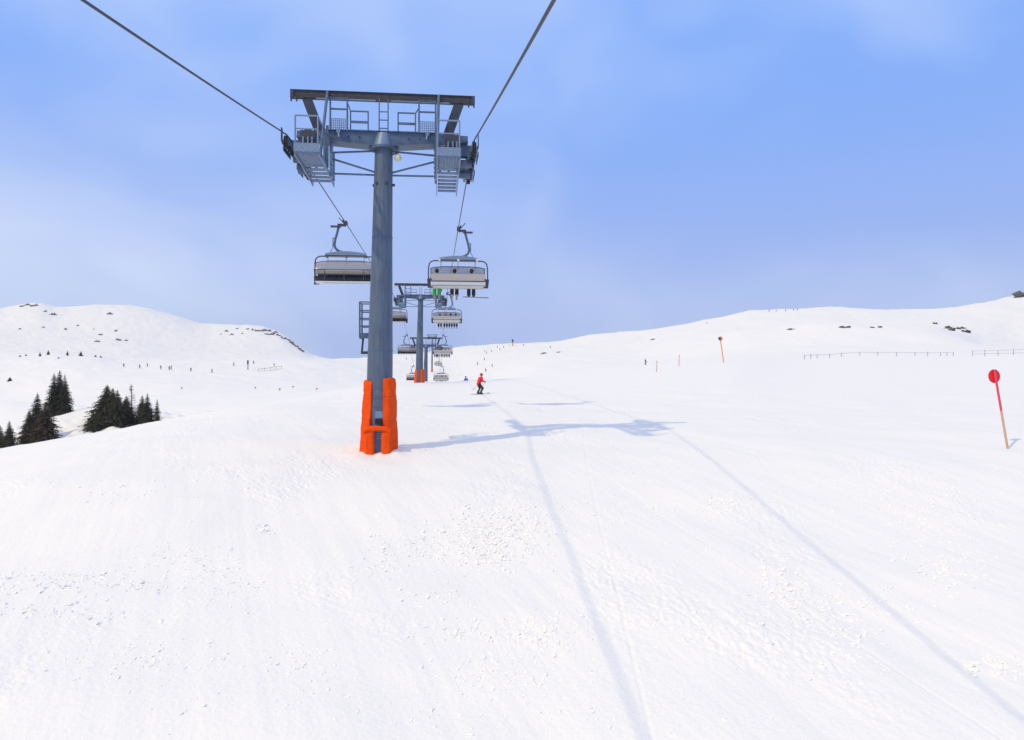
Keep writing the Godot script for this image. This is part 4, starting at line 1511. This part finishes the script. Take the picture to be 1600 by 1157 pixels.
# ================================================================ scene
func _ready() -> void:
	# ---- camera
	var cam := Camera3D.new()
	cam.name = "camera"
	cam.position = Vector3(0, EYE, 0)
	cam.rotation.y = -YAW
	cam.fov = rad_to_deg(2.0 * atan(CY / F))
	cam.near = 0.1
	cam.far = 4000.0
	add_child(cam)
	cam.make_current()
	# ---- sky, air, exposure
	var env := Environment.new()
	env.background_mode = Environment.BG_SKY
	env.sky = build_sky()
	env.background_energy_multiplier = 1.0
	env.tonemap_mode = Environment.TONE_MAPPER_LINEAR
	env.tonemap_exposure = 1.0
	env.fog_enabled = true
	env.fog_density = 0.0002
	env.fog_light_color = Color(0.86, 0.91, 1.0)
	env.sdfgi_enabled = true
	env.ssao_enabled = true
	env.ssil_enabled = true
	var we := WorldEnvironment.new()
	we.name = "world_environment"
	we.environment = env
	add_child(we)
	# ---- sun: left of and behind the rider
	var sun := DirectionalLight3D.new()
	sun.name = "sun"
	sun.light_energy = 0.68
	sun.light_color = Color(1.0, 0.90, 0.66)
	sun.light_angular_distance = 0.85
	sun.shadow_enabled = true
	add_child(sun)
	sun.look_at_from_position(Vector3.ZERO, Vector3(8.5, -10.0, -6.0), Vector3.UP)

	survey()
	build_materials()
	ski_shape = ski_mesh()
	# ---- ground
	build_ground()
	print("ground done")
	# ---- the lift
	rope_m = slopes(rope_d, rope_h)
	build_tower("tall grey steel lift tower in front with orange padding round its foot", 24.0, 7.20, 0.055, 0.002, true)
	build_tower("second grey lift tower with orange padded foot, just right of the near tower", 84.0, 8.10, 0.01, 0.03)
	build_tower("third grey lift tower, mostly hidden behind the second one", 134.0, 4.20, 0.02, 0.05, false, false)
	build_tower("farthest small lift tower with amber padding, beyond the snow crest", 405.0, 17.7, 0.02, 0.0, false, true, M.amber)
	build_rope(TOWER_X + HALF_GAUGE, 0.206, "steel haul rope running overhead to the right arm of the towers")
	build_rope(TOWER_X - HALF_GAUGE, 0.172, "steel haul rope running overhead to the left arm of the towers")
	var xr := TOWER_X + HALF_GAUGE
	var xl := TOWER_X - HALF_GAUGE
	var c1 := build_chair("nearest bubble chair with three riders, right of the near tower", xr, 39.0, true)
	var c2 := build_chair("second bubble chair with riders, right of the second tower", xr, 78.0, true)
	var c3 := build_chair("third bubble chair with riders, just above the snow crest line", xr, 121.0, true)
	var c4 := build_chair("low bubble chair half sunk behind the snow crest, right of the towers", xr, 158.0, true)
	var c5 := build_chair("smallest, farthest bubble chair above the snow crest, right of the towers", xr, 317.0, true)
	build_chair("nearest empty bubble chair, left of the near tower", xl, 38.0, false)
	build_chair("empty bubble chair partly hidden behind the near tower pole", xl, 78.0, false)
	build_chair("third empty bubble chair, between the near and second towers", xl, 121.0, false)
	build_chair("lowest empty bubble chair, left of the orange foot of the second tower", xl, 158.0, false)
	print("lift done")
	# ---- trees beyond the left crest
	var tree_list := [
		[93, 577, 122, 17, "tallest of the three spruces on the snow mound at far left"],
		[84, 582, 121, 15, "left spruce of the three on the snow mound at far left"],
		[101, 584, 121, 12, "right spruce of the three on the snow mound at far left"],
		[58, 613, 108, 19, "slender pointed spruce below the snow mound at far left"],
		[71, 626, 106, 22, "broad spruce right below the snow mound at far left", true],
		[45, 640, 107, 17, "low spruce left of the broad one below the mound"],
		[14, 657, 100, 13, "small spruce near the left edge of the picture"],
		[0, 664, 100, 12, "spruce cut off by the left edge of the picture"],
		[167, 600, 116, 27, "tall broad spruce at the left of the right-hand clump"],
		[176, 605, 115, 18, "spruce just right of the tallest in the right-hand clump"],
		[183, 608, 114, 18, "third spruce from the left in the right-hand clump"],
		[147, 648, 112, 18, "low spruce at the left foot of the right-hand clump"],
		[197, 617, 116, 17, "spruce in the middle of the right-hand clump, under the bare larch", true],
		[222, 617, 116, 16, "fourth spruce of the right-hand clump, left of a pointed one"],
		[230, 614, 115, 15, "pointed spruce near the right end of the right-hand clump"],
		[245, 623, 115, 8, "slim spruce at the right end of the right-hand clump"],
	]
	for i in tree_list.size():
		var t: Array = tree_list[i]
		plant_spruce(t[0], t[1], t[2], t[3], t[4], i, t.size() > 5)
	bare_larch(205, 601, 118, "bare brownish larch rising from the right-hand spruce clump")
	# ---- shrubs on the left hill
	var shrubs := [[15, 597, 9, 6], [62, 556, 5, 6], [31, 556, 4, 3], [40, 555, 4, 3], [75, 554, 6, 7], [105, 556, 5, 7], [126, 557, 8, 7], [91, 561, 4, 2], [149, 560, 4, 3], [157, 560, 5, 3]]
	for i in shrubs.size():
		var s: Array = shrubs[i]
		var w := sighted(s[0], s[1], 150.0, 560.0)
		var k := (-w.z * cs + w.x * sn) / F
		var o := thing("dwarf_pine", "dwarf pine, %s from the left of the dark specks along the left hill" % ORD[i], "shrub", w, 0.0, "dwarf pines on the left hill")
		var m := spruce(s[3] * k * 1.1, s[2] * 0.55 * k, 700 + i)
		part("stem", m[0], M.bark, o)
		part("foliage", m[1], M.needles, o)
	# ---- rocks
	for v in 4: rocks.append(rock_mesh(50 + v))
	var left_rocks := [[34, 478, 6, 2], [43, 476, 7, 4], [50, 478, 7, 4], [56, 477, 5, 4], [70, 486, 5, 3], [82, 491, 9, 4], [67, 512, 4, 3], [102, 514, 4, 3], [121, 508, 3, 2], [146, 513, 3, 2], [157, 522, 7, 3], [181, 517, 4, 3], [185, 531, 8, 4], [197, 531, 5, 3], [152, 534, 7, 4], [172, 490, 7, 4], [31, 515, 4, 2]]
	for i in left_rocks.size():
		var r: Array = left_rocks[i]
		rock(r[0], r[1] + 1.0, r[2], r[3], "small dark rock on the snowy left mountain, %s of the scattered ones" % ORD[i], i, "rocks scattered on the left mountain", 560.0)
	rng.seed = 404
	var ridge_line := [[345, 511], [372, 512], [398, 511.5], [412, 512.5], [424, 516], [434, 521], [444, 527], [454, 534], [464, 541], [472, 547]]
	for i in 30:
		var t := i / 29.0 * 9.0
		var k := mini(int(t), 8)
		var px := lerpf(ridge_line[k][0], ridge_line[k + 1][0], t - k)
		var py := lerpf(ridge_line[k][1], ridge_line[k + 1][1], t - k) + (rng.randf_range(1.5, 12.0) if px < 430 else rng.randf_range(0.8, 4.0))
		rock(px, py, rng.randf_range(3.0, 8.0), rng.randf_range(2.0, 4.5), "grey outcrop on the rocky left ridge, %s counting from the left" % ordinal(i), i + 1, "outcrops of the rocky left ridge", 560.0)
	var right_rocks := [[1461, 506, 8, 4], [1482, 514, 10, 5], [1488, 518, 9, 6], [1497, 515, 8, 4], [1509, 520, 12, 7], [1503, 514, 8, 3]]
	for i in right_rocks.size():
		var r: Array = right_rocks[i]
		rock(r[0], r[1] + 1.0, r[2], r[3], "dark rock %s from the left in the patch on the right hillside" % ORD[i], i + 2, "rock patch on the right hillside", 420.0)
	var mound_rocks := [[1316, 513, 9, 3], [1325, 513, 8, 3], [1362, 511, 8, 2], [1375, 511, 6, 4], [1235, 514, 10, 1.5], [1021, 529, 9, 2], [850, 552, 8, 3], [873, 551, 6, 2]]
	for i in mound_rocks.size():
		var r: Array = mound_rocks[i]
		rock(r[0], r[1] + 1.0, r[2], r[3], "low dark rock showing through the snow, %s of those on the right slopes" % ORD[i], i + 3, "low rocks on the right slopes", 300.0)
	rock(1597, 463, 22, 14, "dark rocky summit at the right end of the skyline", 1, "", 420.0)
	# ---- markers and fences
	build_markers()
	var run := []
	for p in [[1257, 562], [1277, 560.4], [1315, 557.6], [1372, 555.5], [1430, 555.4], [1470, 555.5], [1490, 555.5]]: run.append(sighted(p[0], p[1], 90, 150))
	build_fence(run, 13, 0.75, "low post and wire fence along the crest on the right", [0.8])
	build_fence([spot(1520, 552, 150), spot(1560, 551, 140), spot(1610, 550, 130), spot(1660, 549, 125)], 7, 1.3, "nearer post and rail fence at the right edge of the picture", [0.85, 0.4])
	print("setting done")
	# ---- people
	board_shape = Shape.new().box(Vector3(0, 0.01, 0), Vector3(0.27, 0.022, 1.25)).tube([Vector3(0, -0.001, -0.62), Vector3(0, 0.021, -0.62)], 0.135, 16).tube([Vector3(0, -0.001, 0.62), Vector3(0, 0.021, 0.62)], 0.135, 16).done()
	var black := Color(0.014, 0.014, 0.018)
	var dark := Color(0.03, 0.032, 0.045)
	var brown := Color(0.16, 0.06, 0.03)
	rider("rider in bright green trousers on the nearest occupied chair", c1, -1.12, outfit(Color(0.03, 0.04, 0.05), Color(0.02, 0.42, 0.04), black, Color(0.10, 0.1, 0.1)), "skis", "riders on the nearest occupied chair")
	rider("middle rider in dark clothes with pale boots on the nearest occupied chair", c1, -0.18, outfit(dark, black, Color(0.025, 0.012, 0.014), Color(0.45, 0.45, 0.46)), "skis", "riders on the nearest occupied chair")
	rider("right rider with brown boots and snowboard on the nearest occupied chair", c1, 0.72, outfit(Color(0.05, 0.03, 0.03), black, black, brown), "board", "riders on the nearest occupied chair")
	var tops := [Color(0.4, 0.12, 0.06), Color(0.05, 0.05, 0.07), Color(0.5, 0.4, 0.36), Color(0.04, 0.06, 0.16), Color(0.3, 0.03, 0.04)]
	var seats := [[c2, [-0.72, -0.1, 0.42, 0.95], "second chair", "left of four"], [c3, [-1.15, -0.7, -0.1, 0.45, 1.0], "third chair", ""], [c4, [-0.9, -0.2, 0.3, 0.95], "low chair at the crest", ""], [c5, [-0.7, 0.2, 0.8], "farthest chair", ""]]
	for s in seats:
		var xs: Array = s[1]
		for i in xs.size():
			rider("rider on the %s of the rising side, %s from the left" % [s[2], ORD[i]], s[0], xs[i], outfit(tops[(i + xs.size()) % 5], black, [dark, Color(0.3, 0.08, 0.04), black][i % 3]), "skis", "riders on the %s" % s[2])
	# the skier in red
	var feet := sighted(750, 617, 40.0, 90.0)
	var red := thing("person", "skier in red jacket and black trousers gliding down below the lift", "person", feet, -1.0)
	part("body", body_of("skier", outfit(Color(0.72, 0.008, 0.03), black, Color(0.5, 0.02, 0.03), Color(0.05, 0.045, 0.04))), M.body, red)
	for sx in [-1.0, 1.0]:
		var s := part("ski", ski_shape, M.ski, red)
		s.position = Vector3(sx * 0.2, 0.005, 0.02)
		s.rotation.y = sx * 0.12
		var p := Shape.new()
		p.rod(Vector3(sx * 0.285, 1.06, -0.40), Vector3(sx * 0.42, 0.35, 0.45), 0.012, 6)
		p.tube([Vector3(sx * 0.415, 0.39, 0.41), Vector3(sx * 0.418, 0.38, 0.42)], 0.045, 8)
		part("ski_pole", p.done(), M.pole, red)
	red.scale = Vector3.ONE * 0.88
	var blue_at := spot(728.5, 589.5, 100.0)
	var blue_p := thing("person", "small figure in blue half hidden behind the snow crest right of the lift", "person", on_snow(blue_at.x, blue_at.z), 2.6)
	part("body", body_of("far", outfit(Color(0.02, 0.08, 0.45), Color(0.02, 0.06, 0.3), Color(0.02, 0.05, 0.2))), M.body, blue_p)
	blue_p.position.y = minf(blue_p.position.y, blue_at.y - 1.62)
	# far skiers
	var sets := []
	for c in [Color(0.02, 0.02, 0.03), Color(0.03, 0.03, 0.07), Color(0.10, 0.03, 0.03), Color(0.05, 0.05, 0.05)]:
		sets.append(body_of("far", outfit(c, black)))
	var left_piste := [[193, 575], [218, 576], [230, 573], [251, 578], [264, 579], [267, 578], [298, 580], [331, 583], [365, 571], [396, 568], [428, 572]]
	for i in left_piste.size():
		far_skier(left_piste[i][0], left_piste[i][1], "tiny dark skier on the far left piste, %s from the left" % ORD[i], sets, i, "tiny skiers on the far left piste", i * 1.1)
	var lower_left := [[283, 609], [398, 608], [436, 614], [457, 608], [494, 614]]
	for i in lower_left.size():
		var w := sighted(lower_left[i][0], lower_left[i][1], 70.0, 1050.0)
		var st := thing("marker_stake", "short dark stake in the left snow basin, %s from the left" % ORD[i], "stake", w, 0.0, "short stakes in the left snow basin")
		part("shaft", Shape.new().tube([Vector3(0, -0.15, 0), Vector3(0.02, 0.55, 0)], 0.05, 7).done(), M.wood, st)
		part("flag", Shape.new().box(Vector3(0.16, 0.68, 0), Vector3(0.42, 0.36, 0.05)).done(), M.red if i == 4 else M.steel_dark, st)
	var upper := [[635, 563], [746, 569], [757, 549], [757, 562], [759, 582], [760, 553], [768, 550], [769, 574], [777, 545], [781, 547], [787, 545], [796, 543], [818, 541], [860, 544]]
	for i in upper.size():
		far_skier(upper[i][0], upper[i][1], "tiny skier on the far slope behind the lift, %s from the left" % ORD[i], sets, i + 2, "tiny skiers on the far slope behind the lift", i * 0.7)
	var right_side := [[1009, 572], [1105, 508]]
	for i in 2:
		far_skier(right_side[i][0], right_side[i][1], ["tiny skier left of the two plain marker sticks", "tiny skier below the right skyline, above the blue and orange disc"][i], sets, i, "tiny skiers on the right slope", 1.0)
	var crest := [[1202, 487.5], [1213, 486.5], [1228, 485.5], [1240, 484.5], [1246, 484.5]]
	for i in crest.size():
		far_skier(crest[i][0], crest[i][1], "tiny walker on the right skyline, %s from the left" % ORD[i], sets, i, "tiny walkers on the right skyline", i * 1.0)
	# ---- loose snow
	build_clods()
	print("all done")
